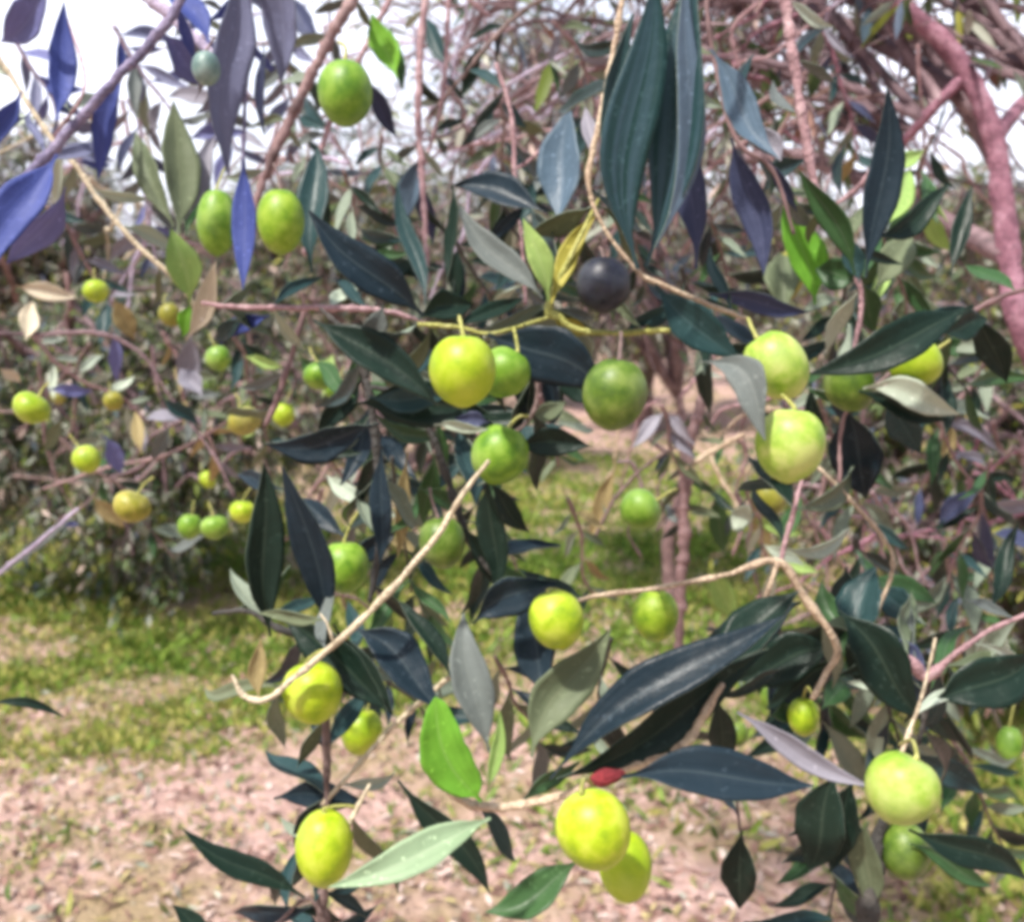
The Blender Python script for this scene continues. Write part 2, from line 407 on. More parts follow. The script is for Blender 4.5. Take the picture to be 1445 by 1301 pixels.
# ------------------------------------------------------------------ olives
def olive(x, y, rx, ry, mat, label, d=None, tilt=0.0, stalk=None, lean=0.0, group='olives hanging on the branches', nstalk=True):
    """tilt: degrees the long axis leans clockwise in the photo; stalk: (x, y[, depth]) of its far end."""
    d = d or 14.0 / rx
    c = P(x, y, d)
    A, B = rx * d / F_PX, ry * d / F_PX
    rs = np.random.default_rng(int(x * 11 + y))
    upv = norm(UP * math.cos(R(tilt)) + RIGHT * math.sin(R(tilt)) + FWD * math.sin(R(lean)))
    sx = norm(np.cross(upv, FWD)); sy = np.cross(sx, upv)
    nu, nv = 30, 22
    V, Fc = [], []
    f1, f2 = rs.uniform(0, 6.28, 2)
    egg = rs.uniform(0.02, 0.10)
    for i in range(nv + 1):
        th = math.pi * i / nv
        z = math.cos(th); r = math.sin(th) ** 0.96 if 0 < i < nv else 0.0
        r *= 1 + egg * z
        zz = z
        if z > 0.9: zz = z - (z - 0.9) * 0.75           # dimple at the stalk
        if z < -0.96: zz = z + (z + 0.96) * 0.9          # small point at the tip
        if i in (0, nv):
            V.append(c + upv * (zz * B)); continue
        for j in range(nu):
            ph = 2 * math.pi * j / nu
            q = A * r * (1 + 0.015 * math.sin(2 * ph + f1) + 0.012 * math.sin(3 * ph + f2 + 2 * z))
            V.append(c + upv * (zz * B) + q * (math.cos(ph) * sx + math.sin(ph) * sy))
    for j in range(nu): Fc.append((0, 1 + j, 1 + (j + 1) % nu))
    for i in range(nv - 2):
        for j in range(nu):
            a0 = 1 + i * nu + j; a1 = 1 + i * nu + (j + 1) % nu
            Fc.append((a0, a0 + nu, a1 + nu, a1))
    last = len(V) - 1; bs = 1 + (nv - 2) * nu
    for j in range(nu): Fc.append((last, bs + (j + 1) % nu, bs + j))
    o = mesh_obj('olive', V, Fc, OM[mat], loc=c)
    tag(o, label, 'olive', group)
    if nstalk:
        topp = c + upv * (B * 0.93)
        if stalk: end = P(stalk[0], stalk[1], stalk[2] if len(stalk) > 2 else d + 0.01)
        else: end = topp + upv * B * 1.15 + RIGHT * rs.normal(0, 0.3) * B + FWD * 0.004
        mid = (topp + end) / 2 + upv * 0.12 * np.linalg.norm(end - topp) + RIGHT * rs.normal(0, 0.06) * B
        r0 = max(0.0005, A * 0.055)
        sp, sr = spline([topp - upv * B * 0.05, topp + upv * B * 0.10, mid, end], [r0 * 1.9, r0 * 1.15, r0, r0 * 1.1])
        Vs, Fs = tube(sp, sr, 7, 0.06, rs)
        mesh_obj('stalk', Vs, Fs, BK['lime' if mat in ('lemon', 'ripe', 'pale', 'amber', 'green') else 'brown'], None, o)
    return o

# ------------------------------------------------------------------ branches in front (pixel + distance -> real places 0.25 to 1.2 m from the lens)
B = branch('flare-tinted bluish branch with thick grey stem slanting across the bright sky corner', (240, 30, .42))
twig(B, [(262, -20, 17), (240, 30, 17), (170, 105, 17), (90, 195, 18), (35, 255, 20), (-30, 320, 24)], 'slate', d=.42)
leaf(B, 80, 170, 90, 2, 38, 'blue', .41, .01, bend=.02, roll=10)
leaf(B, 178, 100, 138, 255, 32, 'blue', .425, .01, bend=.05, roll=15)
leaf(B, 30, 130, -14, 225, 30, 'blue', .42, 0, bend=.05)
leaf(B, 70, -30, 0, 60, 46, 'flare_haze', .40, .02, bend=-.1, roll=20)
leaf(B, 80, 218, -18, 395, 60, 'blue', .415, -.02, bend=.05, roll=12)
leaf(B, 92, 265, 10, 372, 42, 'flare_haze', .43, .02, bend=-.06, roll=-10)
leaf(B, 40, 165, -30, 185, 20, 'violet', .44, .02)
leaf(B, 225, 45, 300, 118, 42, 'flare_haze', .44, .03, bend=.06)

B = branch('thin pale beige twig running down past the blue leaves, light green leaf at its end', (0, 85, .5))
twig(B, [(-40, 30, 8), (0, 85, 8), (70, 192, 9), (112, 240, 9), (145, 290, 9), (200, 352, 9), (252, 398, 9), (275, 432, 8)], 'cream', d=.48)
twig(B, [(75, 195, 6), (120, 120, 5), (95, 28, 4, .55)], 'pink', d=.48)
leaf(B, 268, 428, 240, 322, 48, 'lime', .47, -.01, bend=.05, bow=.05, label='light green young leaf')
leaf(B, 268, 430, 258, 476, 26, 'bright', .475, 0)
leaf(B, 262, 480, 305, 368, 30, 'cream', .475, -.01, bend=.06, label='beige withered leaf')
leaf(B, 252, 330, 245, 140, 52, 'olive', .50, .02, bend=.03, roll=20)
leaf(B, 246, 320, 190, 185, 34, 'olive', .52, .02, roll=-25)
leaf(B, 262, 310, 305, 190, 26, 'mauve', .52, .02)
leaf(B, 262, 334, 286, 215, 30, 'green', .53, .02, roll=30)

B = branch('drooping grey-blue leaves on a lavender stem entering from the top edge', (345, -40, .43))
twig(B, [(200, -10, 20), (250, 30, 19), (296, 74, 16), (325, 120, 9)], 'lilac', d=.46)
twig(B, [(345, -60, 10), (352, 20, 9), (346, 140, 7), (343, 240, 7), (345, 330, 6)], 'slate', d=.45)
leaf(B, 334, -60, 322, 248, 56, 'flare_grey', .44, .01, roll=-18, bend=.02)
leaf(B, 392, -70, 396, 118, 50, 'flare_grey', .45, .02, roll=25)
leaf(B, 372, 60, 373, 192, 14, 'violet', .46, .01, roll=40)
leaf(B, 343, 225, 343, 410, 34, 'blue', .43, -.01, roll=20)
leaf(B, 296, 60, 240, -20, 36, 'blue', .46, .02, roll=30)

B = branch('blurred brown branch rising between the two round green olives to the top edge', (500, -10, .62))
twig(B, [(515, -30, 20), (455, 75, 19), (425, 135, 18), (388, 215, 16), (368, 265, 13), (350, 330, 9)], 'rosy', d=.60)
twig(B, [(560, -20, 10), (520, 60, 10), (470, 160, 10), (438, 270, 9), (430, 360, 7)], 'pink', d=.64)
leaf(B, 440, 385, 448, 205, 44, 'teal', .46, .02, roll=-15, label='dark teal leaf')
leaf(B, 436, 230, 470, 360, 26, 'dark', .50, .02)
leaf(B, 560, 110, 524, 20, 40, 'bright', .62, 0, roll=10, label='bright green leaf')
leaf(B, 552, 40, 568, 130, 22, 'green', .63, 0)
leaf(B, 515, 110, 560, 195, 26, 'violet', .66, .03)
leaf(B, 455, 60, 392, -10, 30, 'violet', .66, .03)

B = branch('upright pinkish twig of the upper middle with small blue leaves below', (600, -20, .7))
twig(B, [(604, -40, 12), (594, 60, 13), (590, 160, 12), (596, 250, 11), (600, 330, 8), (604, 400, 7)], 'pink', d=.68)
twig(B, [(634, -20, 8), (630, 70, 8), (622, 150, 7), (600, 230, 6)], 'pink', d=.70)
twig(B, [(780, -8, 7), (735, 18, 8), (690, 62, 8), (655, 105, 7), (600, 170, 6)], 'brown', d=.72)
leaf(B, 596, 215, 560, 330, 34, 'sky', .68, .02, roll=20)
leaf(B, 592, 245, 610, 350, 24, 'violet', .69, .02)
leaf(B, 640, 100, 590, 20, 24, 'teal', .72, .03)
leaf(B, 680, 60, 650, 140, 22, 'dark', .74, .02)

B = branch('red-brown short twig holding a pale sky-blue leaf in the upper middle', (724, 160, .5))
twig(B, [(700, 90, 7), (722, 165, 8), (727, 255, 8), (735, 320, 7), (742, 430, 6)], 'pink', d=.52)
twig(B, [(727, 240, 6), (760, 215, 6), (800, 160, 5)], 'pink', d=.53)
leaf(B, 785, 320, 806, 148, 60, 'sky', .44, .01, roll=-20, bend=-.04, label='pale sky-blue leaf')
leaf(B, 768, 300, 640, 262, 44, 'navy', .46, .02, roll=25, bend=.08)
leaf(B, 742, 286, 690, 345, 20, 'navy', .47, .01)
leaf(B, 638, 262, 630, 400, 18, 'dark', .47, 0, roll=50)
leaf(B, 735, 320, 752, 255, 24, 'teal', .5, 0)
leaf(B, 600, 430, 560, 255, 26, 'teal', .56, .02)

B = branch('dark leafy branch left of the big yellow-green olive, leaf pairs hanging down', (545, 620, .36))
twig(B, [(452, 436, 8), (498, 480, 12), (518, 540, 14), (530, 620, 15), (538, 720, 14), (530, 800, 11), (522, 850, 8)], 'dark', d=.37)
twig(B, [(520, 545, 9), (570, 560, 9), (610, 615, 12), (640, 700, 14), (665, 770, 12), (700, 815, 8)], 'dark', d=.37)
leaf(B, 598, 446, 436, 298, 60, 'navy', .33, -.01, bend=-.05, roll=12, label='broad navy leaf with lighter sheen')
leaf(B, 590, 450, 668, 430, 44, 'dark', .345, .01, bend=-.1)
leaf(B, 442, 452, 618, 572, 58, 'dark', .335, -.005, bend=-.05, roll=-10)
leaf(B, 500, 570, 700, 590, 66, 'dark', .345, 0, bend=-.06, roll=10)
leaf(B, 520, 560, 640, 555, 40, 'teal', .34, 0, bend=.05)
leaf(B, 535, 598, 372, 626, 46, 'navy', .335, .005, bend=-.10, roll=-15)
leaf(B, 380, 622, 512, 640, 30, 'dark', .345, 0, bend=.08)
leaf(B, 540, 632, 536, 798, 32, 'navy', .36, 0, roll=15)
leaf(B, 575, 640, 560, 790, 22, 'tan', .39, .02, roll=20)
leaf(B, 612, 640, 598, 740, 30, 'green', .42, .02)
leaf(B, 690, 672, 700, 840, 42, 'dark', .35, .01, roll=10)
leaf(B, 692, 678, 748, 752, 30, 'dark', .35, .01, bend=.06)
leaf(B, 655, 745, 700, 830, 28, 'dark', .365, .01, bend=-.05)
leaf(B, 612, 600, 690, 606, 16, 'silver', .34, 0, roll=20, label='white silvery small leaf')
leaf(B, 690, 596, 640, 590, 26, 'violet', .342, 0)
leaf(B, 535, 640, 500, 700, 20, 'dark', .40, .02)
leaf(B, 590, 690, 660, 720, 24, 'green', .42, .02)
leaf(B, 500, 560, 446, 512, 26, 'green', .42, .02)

B = branch('pair of long dark green upright leaves on a low dark stem near the cream twig', (400, 890, .38))
twig(B, [(300, 866, 7), (350, 862, 9), (400, 890, 13), (465, 905, 12), (520, 960, 9)], 'dark', d=.39)
leaf(B, 382, 898, 372, 650, 54, 'dark', .37, -.01, roll=12, bend=-.02)
leaf(B, 462, 900, 396, 655, 50, 'navy', .375, -.02, roll=-14, bend=.05)
leaf(B, 400, 690, 335, 670, 24, 'navy', .44, .02)
leaf(B, 393, 868, 548, 1004, 58, 'dark', .36, -.01, bend=-.05, roll=20)
leaf(B, 470, 880, 555, 1010, 34, 'dark', .37, -.01, roll=20)
leaf(B, 498, 886, 622, 1004, 62, 'navy', .34, -.01, bend=-.08, roll=-12, label='blue-sheened dark leaf')
leaf(B, 520, 720, 460, 670, 24, 'silver', .48, .02)
leaf(B, 490, 760, 420, 700, 30, 'navy', .46, .02)

B = branch('level pinkish beige twig ending beside the big navy leaf', (300, 432, .44))
twig(B, [(285, 428, 8), (340, 434, 9), (430, 434, 10), (500, 436, 12), (550, 440, 9), (600, 455, 6)], 'pink', d=.45)
twig(B, [(430, 436, 9), (415, 490, 10), (392, 560, 11), (375, 600, 9)], 'rosy', d=.50)
leaf(B, 380, 446, 310, 488, 26, 'blue', .47, .02, bend=.1, label='pale blue leaf')
leaf(B, 345, 450, 300, 480, 24, 'teal', .47, .02)
leaf(B, 540, 430, 520, 490, 34, 'grey', .44, .01)

B = branch('yellow-green fresh shoot with a pair of young leaves in the upper middle', (776, 430, .36))
twig(B, [(845, 280, 4), (836, 300, 6), (776, 426, 13), (786, 446, 14), (815, 466, 11), (870, 470, 10), (944, 466, 8)], 'lime', d=.355)
twig(B, [(590, 458, 8), (625, 460, 9), (655, 464, 7), (700, 470, 6), (780, 446, 6, .36)], 'lime', d=.345)
leaf(B, 774, 424, 738, 308, 34, 'lime', .35, -.005, bend=.04, roll=10, label='light green young leaf')
leaf(B, 778, 428, 842, 302, 30, 'yellow', .35, .01, bend=-.06, label='yellow young leaf')
leaf(B, 766, 420, 648, 286, 40, 'grey', .365, .01, bend=-.05, roll=10)
leaf(B, 775, 436, 838, 450, 20, 'grey', .37, .01)
leaf(B, 790, 330, 776, 420, 20, 'green', .375, .01)
leaf(B, 780, 448, 830, 474, 26, 'yellow', .36, .01)

B = branch('tall pale twig carrying the biggest hanging blue-green leaf of the upper half', (860, 100, .34))
twig(B, [(884, -40, 9), (873, 30, 10), (861, 100, 10), (849, 160, 12), (831, 245, 12), (838, 292, 7), (868, 346, 7), (905, 388, 8), (930, 400, 9), (1005, 432, 9), (1060, 452, 6)], 'beige', d=.345)
twig(B, [(965, -20, 8), (925, 40, 9), (885, 95, 8), (862, 140, 6)], 'brown', d=.35)
leaf(B, 900, 380, 925, -45, 74, 'sheen_streak', .312, -.012, bend=-.06, roll=12, fold=.22, twist=8, wob=.6, bow=.02, label='very long dark blue-green leaf')
leaf(B, 912, 376, 985, -60, 76, 'sheen_streak', .318, -.010, bend=.03, roll=-22, fold=.25, twist=-10, wob=.6, bow=.02)
leaf(B, 925, 350, 968, -50, 40, 'sky', .309, -.006, bend=.07, roll=30, fold=.2, twist=6, wob=.6, bow=.02)
leaf(B, 880, 330, 893, 20, 44, 'teal', .33, .0, bend=-.06, roll=20)
leaf(B, 982, 380, 968, 110, 52, 'violet', .335, 0, bend=-.03, roll=-15, label='blue-violet leaf')
leaf(B, 925, 402, 1044, 508, 58, 'teal', .33, .0, bend=.05, roll=-8)
leaf(B, 1000, 415, 1145, 440, 30, 'violet', .35, .01, roll=15)
leaf(B, 980, 400, 1075, 430, 16, 'dark', .36, .01)
leaf(B, 985, 512, 1080, 622, 52, 'grey', .30, -.015, bend=-.24, bow=.08, twist=30, label='grey curled leaf')
leaf(B, 840, 230, 826, 150, 22, 'mauve', .36, .01)

B = branch('pale teal leaf and blue leaf hanging beside the thick mauve limb', (1005, 60, .4))
twig(B, [(1000, -30, 7), (1000, 40, 8), (1035, 190, 8), (1090, 240, 7), (1120, 330, 5)], 'rosy', d=.41)
leaf(B, 1003, 70, 1100, 224, 44, 'sky', .39, -.01, bend=.03, roll=-15)
leaf(B, 1068, 175, 1102, 228, 34, 'mauve', .388, -.005, label='pale lilac tip painting a highlight on the leaf')  # small pale blade laid on as the teal leaf's highlight
leaf(B, 1032, 195, 1078, 390, 46, 'violet', .40, 0, bend=-.03, roll=12)
leaf(B, 1085, 225, 1125, 300, 18, 'violet', .41, .01)

B = branch('upright pink twig over a star of dark pointed leaves', (1110, -20, .42))
twig(B, [(1104, -40, 20), (1114, 40, 18), (1126, 130, 17), (1148, 255, 16), (1170, 320, 12), (1208, 388, 9), (1215, 440, 9), (1200, 510, 8)], 'pink', d=.43)
twig(B, [(1165, 300, 7), (1215, 260, 9), (1232, 232, 8)], 'pink', d=.46)
leaf(B, 1222, 392, 1252, 122, 50, 'navy', .40, -.01, bend=.04, roll=12)
leaf(B, 1206, 388, 1126, 240, 36, 'green', .40, -.01, bend=.06, roll=-12)
leaf(B, 1150, 430, 1112, 262, 52, 'bright', .47, 0, roll=25)
leaf(B, 1212, 395, 1150, 380, 46, 'green', .45, .01)
leaf(B, 1230, 335, 1342, 258, 34, 'dark', .41, .01, bend=.1)
leaf(B, 1250, 320, 1284, 240, 34, 'lime', .45, .02, roll=20)
leaf(B, 1340, 390, 1372, 262, 26, 'dark', .44, .01)
leaf(B, 1212, 400, 1196, 330, 30, 'teal', .405, 0)
leaf(B, 1235, 410, 1285, 330, 46, 'olive', .47, .02)
leaf(B, 1215, 400, 1236, 470, 36, 'green', .46, .02)
leaf(B, 1110, 440, 1100, 355, 50, 'olive', .49, .02)

B = branch('dark leaf and short twig between the big olive and the grey-capped dark green one', (690, 470, .34))
twig(B, [(655, 464, 6), (690, 470, 8), (745, 500, 7), (758, 560, 6), (740, 600, 7), (700, 622, 6)], 'brown', d=.36)
leaf(B, 688, 472, 858, 560, 84, 'navy', .34, -.005, bend=-.08, roll=10, fold=.15, label='wide navy leaf')
leaf(B, 728, 630, 834, 630, 42, 'dark', .35, .0, bend=-.06)
leaf(B, 740, 600, 800, 566, 26, 'olive', .37, .02)
leaf(B, 775, 520, 850, 570, 40, 'dark', .355, 0)

B = branch('leafy branch spreading over the two olives near the mauve limb', (1370, 430, .36))
twig(B, [(1470, 400, 9), (1400, 425, 9), (1360, 450, 9), (1320, 478, 8), (1240, 540, 7), (1190, 590, 7), (1185, 680, 6)], 'rosy', d=.37)
leaf(B, 1374, 432, 1140, 528, 60, 'dark', .335, -.005, bend=-.05, roll=12, label='long dark green leaf')
leaf(B, 1218, 548, 1356, 585, 42, 'silver', .345, 0, bend=-.07, label='leaf with silvery sheen')
leaf(B, 1212, 552, 1340, 592, 28, 'dark', .35, 0, bend=.04)
leaf(B, 1196, 575, 1222, 706, 72, 'navy', .40, .02, roll=20)
leaf(B, 1380, 440, 1420, 540, 44, 'dark', .40, .02)
leaf(B, 1330, 470, 1395, 450, 40, 'dark', .36, .01)
leaf(B, 1145, 540, 1155, 640, 24, 'dark', .42, .02)
leaf(B, 1250, 560, 1300, 640, 44, 'teal', .44, .02, roll=15)

B = branch('long straight cream twig slanting down to a hooked end with a tiny leaf', (655, 690, .34))
twig(B, [(690, 650, 7), (655, 694, 9), (612, 762, 11), (545, 838, 12), (502, 882, 12), (420, 952, 11), (378, 986, 10), (345, 982, 11), (328, 953, 7)], 'cream', d=.325)
leaf(B, 366, 985, 368, 900, 26, 'tan', .326, 0, bend=-.05, label='small translucent tan leaf')
twig(B, [(470, 905, 5), (462, 880, 4), (452, 866, 3)], 'cream', d=.326)

B = branch('bent pinkish beige twig forking above the lone small yellow olive', (1100, 790, .36))
twig(B, [(800, 852, 6), (845, 840, 9), (925, 830, 9), (1020, 812, 9), (1098, 792, 13), (1140, 850, 15), (1182, 912, 13), (1165, 950, 10), (1146, 986, 9)], 'beige', d=.355)
twig(B, [(1100, 795, 9), (1112, 750, 9), (1128, 690, 7), (1140, 640, 5, .38)], 'pink', d=.36)
twig(B, [(1098, 792, 9), (1085, 830, 9), (1068, 870, 7)], 'beige', d=.35)
twig(B, [(1155, 660, 7), (1200, 705, 8), (1246, 758, 8), (1260, 800, 7), (1235, 870, 6)], 'beige', d=.40)
leaf(B, 1182, 862, 1300, 1016, 74, 'dark', .35, -.005, bend=-.04, roll=8, label='broad matt dark leaf')
leaf(B, 1196, 905, 1236, 800, 60, 'teal', .37, .01, roll=-20)
leaf(B, 1184, 915, 1040, 960, 66, 'dark', .39, .01, bend=.05)
leaf(B, 1178, 930, 1080, 1000, 44, 'dark', .40, .02)
leaf(B, 1130, 850, 1000, 940, 46, 'navy', .375, .01)
leaf(B, 1200, 950, 1280, 880, 52, 'teal', .41, .01)
leaf(B, 1190, 925, 1160, 820, 40, 'green', .42, .02)
leaf(B, 1195, 800, 1190, 880, 40, 'teal', .43, .02)

B = branch('cream arching twig in the lower middle with a bright green young leaf', (690, 1138, .33))
twig(B, [(600, 1055, 5), (616, 1088, 12), (645, 1124, 15), (692, 1138, 16), (780, 1126, 14), (860, 1094, 14), (930, 1068, 15), (970, 1046, 16), (995, 1005, 14), (1020, 965, 9)], 'beige', d=.325)
twig(B, [(640, 950, 9), (600, 985, 9), (555, 1025, 10), (505, 1080, 9), (455, 1135, 8)], 'cream', d=.36)
leaf(B, 680, 1130, 614, 984, 70, 'bright', .315, -.005, bend=-.12, roll=-8, blunt=1.1, twist=6, fold=.3, label='bright green rounded young leaf')
leaf(B, 688, 1118, 706, 1005, 20, 'lime', .32, 0, bend=.04, roll=20)
leaf(B, 690, 1062, 654, 862, 56, 'grey', .335, .01, bend=-.05, roll=10)
leaf(B, 636, 955, 562, 846, 26, 'dark', .35, .01, bend=.03, roll=25)
leaf(B, 668, 880, 786, 820, 56, 'navy', .345, 0, bend=-.10, roll=15)
leaf(B, 768, 985, 732, 845, 60, 'navy', .35, .01, roll=-15, bend=.05)
leaf(B, 750, 1068, 860, 888, 70, 'olive', .335, .01, bend=-.06, roll=12)
leaf(B, 760, 1040, 810, 930, 60, 'dark', .345, .01)
leaf(B, 776, 1098, 1112, 866, 64, 'navy', .318, .005, bend=-.035, roll=-20, fold=.3, twist=10, label='large navy leaf with pale edge')
leaf(B, 786, 1100, 1085, 915, 58, 'dark', .323, .006, bend=.045, roll=22, fold=.3, twist=-10)
leaf(B, 985, 950, 1130, 832, 60, 'dark', .335, .01, roll=-30)
leaf(B, 878, 1096, 1150, 1108, 72, 'navy', .315, .005, bend=-.03, roll=-12, label='level dark navy leaf')
leaf(B, 692, 1154, 462, 1252, 52, 'mint', .315, -.02, bend=-.05, roll=15, label='pale silvery green leaf')
leaf(B, 562, 1100, 692, 1262, 40, 'dark', .345, .01, bend=-.04, roll=15)
leaf(B, 818, 1212, 684, 1286, 52, 'green', .34, 0, bend=-.08, roll=12)
leaf(B, 1046, 1172, 1044, 1282, 50, 'dark', .36, .01, roll=10)
leaf(B, 1012, 985, 1026, 1085, 40, 'dark', .40, .02)
twig(B, [(1040, 1130, 4), (1044, 1172, 5)], 'brown', d=.36)
V_ = [(834, 1100, 16, .318), (850, 1097, 34, .317), (866, 1095, 26, .317), (880, 1090, 10, .318)]
twig(B, V_, 'red', name='withered_bud', label='small dark red withered bud')

B = branch('dark thick stem with drooping leaves under the pale yellow olive', (1220, 1301, .36))
twig(B, [(1216, 1400, 40), (1222, 1320, 38), (1232, 1230, 34), (1240, 1180, 24), (1268, 1100, 10)], 'dark', d=.37)
twig(B, [(1320, 900, 5), (1300, 985, 6), (1280, 1040, 8), (1270, 1070, 7)], 'cream', d=.33)
leaf(B, 1040, 1004, 1230, 1110, 34, 'mauve', .325, -.005, bend=.05, roll=10, label='pale lilac-grey leaf')
leaf(B, 1182, 1085, 1142, 1228, 72, 'dark', .35, .01, roll=10)
leaf(B, 1205, 1100, 1170, 1230, 50, 'dark', .355, .01)
leaf(B, 1282, 1170, 1452, 1244, 46, 'dark', .345, .01, bend=-.04)
leaf(B, 1225, 1160, 1222, 1290, 44, 'olive', .36, .01)
leaf(B, 1285, 1190, 1400, 1250, 30, 'green', .36, .01)
leaf(B, 1290, 1060, 1390, 1120, 40, 'teal', .42, .02)
leaf(B, 1050, 1300, 1180, 1298, 26, 'teal', .36, .01)
leaf(B, 1160, 1000, 1195, 960, 34, 'green', .42, .02)
leaf(B, 1090, 1010, 1130, 1000, 30, 'green', .40, .01)

B = branch('pinkish twig with a wide dark leaf reaching in from the lower edge beside grass', (1310, 950, .36))
twig(B, [(1470, 858, 7), (1400, 888, 8), (1345, 925, 10), (1308, 955, 20), (1292, 940, 26), (1275, 925, 8)], 'pink', d=.36)
twig(B, [(1310, 955, 12), (1306, 1000, 10), (1296, 1050, 7)], 'dark', d=.365)
leaf(B, 1312, 992, 1470, 916, 72, 'dark', .345, .005, bend=.05, roll=10)
leaf(B, 1310, 950, 1240, 890, 34, 'violet', .37, .01)
leaf(B, 1395, 860, 1440, 735, 26, 'dark', .44, .02)
leaf(B, 1300, 880, 1240, 830, 44, 'teal', .42, .02)

B = branch('brown stem rising from the bottom edge under the lowest lone olive', (455, 1301, .35))
twig(B, [(452, 1360, 24), (455, 1290, 22), (456, 1230, 14), (458, 1150, 8)], 'brown', d=.365)
twig(B, [(462, 1100, 12), (460, 1020, 16), (458, 985, 12), (462, 1150, 9)], 'brown', d=.36)
twig(B, [(522, 1106, 6), (505, 1138, 9), (488, 1170, 10), (470, 1200, 7)], 'cream', d=.335)
leaf(B, 386, 1126, 520, 1132, 40, 'navy', .37, .01, bend=-.05)
leaf(B, 430, 1266, 256, 1168, 36, 'dark', .345, -.005, bend=-.03, roll=10, label='narrow dark leaf')
leaf(B, 300, 1330, 244, 1276, 30, 'dark', .35, 0)
leaf(B, -20, 992, 92, 1012, 14, 'dark', .38, .01, bend=-.1)
twig(B, [(455, 1290, 8), (430, 1266, 6), (380, 1310, 5), (290, 1330, 4)], 'brown', d=.352)

B = branch('mauve upright stem seen through the gap under the olives, cream side twigs', (965, 640, .8))
twig(B, [(1000, 540, 16), (975, 620, 20), (966, 700, 22), (964, 780, 21), (958, 870, 18), (960, 960, 14)], 'rosy', d=.80)
twig(B, [(1050, 612, 7), (1000, 640, 9), (968, 660, 9)], 'beige', d=.78)
twig(B, [(1000, 640, 7), (1020, 680, 8), (1034, 702, 7), (1050, 740, 6)], 'beige', d=.78)
twig(B, [(960, 560, 6), (1010, 500, 7), (1040, 450, 6)], 'pink', d=.82)
twig(B, [(838, 760, 6), (870, 700, 6), (920, 650, 6), (975, 620, 7)], 'brown', d=.80)
leaf(B, 1030, 720, 1062, 735, 40, 'silver', .70, 0, roll=20)
leaf(B, 1010, 690, 1020, 780, 30, 'green', .8, .03)
leaf(B, 1000, 800, 1040, 880, 34, 'lime', .85, .03)
leaf(B, 1100, 770, 1130, 700, 24, 'green', .7, .03)
leaf(B, 870, 660, 830, 760, 26, 'brown' if 'brown' in LM else 'tan', .8, .02)
leaf(B, 1060, 690, 1090, 790, 28, 'tan', .8, .03)

B = branch('distant pale branch among the small olives with lavender and cream leaves', (140, 560, .9))
twig(B, [(-30, 470, 7), (60, 472, 7), (140, 470, 8), (200, 500, 6), (240, 560, 5), (300, 640, 5), (330, 700, 4)], 'twiggy', d=.90)
twig(B, [(60, 690, 5), (150, 660, 6), (240, 640, 6), (330, 590, 5), (400, 560, 4)], 'rosy', d=.95)
twig(B, [(110, 718, 6), (60, 760, 6), (-10, 815, 5)], 'lilac', d=.9)
for q in [(22, 404, 110, 420, 26, 'cream'), (36, 480, 46, 425, 28, 'cream'), (66, 550, 132, 552, 18, 'flare_haze'), (150, 615, 172, 668, 26, 'flare_haze'), (160, 470, 166, 540, 20, 'flare_haze'),
          (110, 720, 0, 812, 14, 'grey'), (0, 520, 30, 540, 16, 'cream'), (270, 470, 262, 560, 34, 'mauve'), (285, 560, 255, 520, 30, 'mauve'), (130, 700, 175, 745, 24, 'brown'),
          (230, 560, 280, 600, 22, 'teal'), (240, 600, 215, 650, 22, 'grey'), (420, 500, 470, 545, 26, 'green'), (455, 560, 470, 500, 24, 'lime'), (90, 590, 60, 640, 18, 'olive'),
          (200, 640, 190, 580, 18, 'tan'), (160, 420, 190, 480, 30, 'tan'), (330, 540, 345, 470, 20, 'dark'), (470, 690, 510, 660, 26, 'silver')]:
    leaf(B, q[0], q[1], q[2], q[3], q[4], 'tan' if q[5] == 'brown' else q[5], .88 + .06 * random.random(), .02)

# paired smaller leaves along the shoots, a little behind the ones in front
FILL = {'dark': ['dark', 'navy', 'dark', 'teal', 'green'], 'brown': ['dark', 'navy', 'teal', 'olive'], 'rosy': ['dark', 'teal', 'olive', 'grey', 'green'],
        'pink': ['dark', 'olive', 'grey', 'teal', 'silver'], 'beige': ['dark', 'olive', 'teal', 'green'], 'lime': ['green', 'olive', 'dark'],
        'slate': ['flare_grey', 'blue', 'flare_haze'], 'lilac': ['flare_haze', 'flare_grey', 'mauve'], 'cream': ['olive', 'grey', 'silver']}
for (par, pts, mt, dd) in list(TWIGS):
    rs = np.random.default_rng(int(pts[0][0] * 5 + pts[0][1] * 3 + 9000))
    if mt not in FILL: continue
    skip = .75 if mt in ('cream', 'beige', 'lilac', 'slate') else .35
    for a, b in zip(pts[:-1], pts[1:]):
        L = math.hypot(b[0] - a[0], b[1] - a[1])
        for k in range(max(1, int(L / 55))):
            t = (k + .5) / max(1, int(L / 55)); x = a[0] + (b[0] - a[0]) * t; y = a[1] + (b[1] - a[1]) * t
            ang = math.atan2(b[1] - a[1], b[0] - a[0])
            for sg in (-1, 1):
                if rs.uniform() < skip or not (-40 < x < 1485 and -40 < y < 1340): continue
                d0 = (a[3] if len(a) > 3 else dd)
                ll = rs.uniform(26, 42) / d0
                aa = ang + sg * R(rs.uniform(25, 65)) + (math.pi if rs.uniform() < .25 else 0)
                m = FILL[mt][rs.integers(len(FILL[mt]))]
                leaf(par, x, y, x + math.cos(aa) * ll, y + math.sin(aa) * ll, ll * rs.uniform(.17, .27), m, d0 + .004, rs.uniform(.01, .06), roll=rs.uniform(-55, 55), bend=rs.uniform(-.08, .08), flip=rs.uniform() < .15)

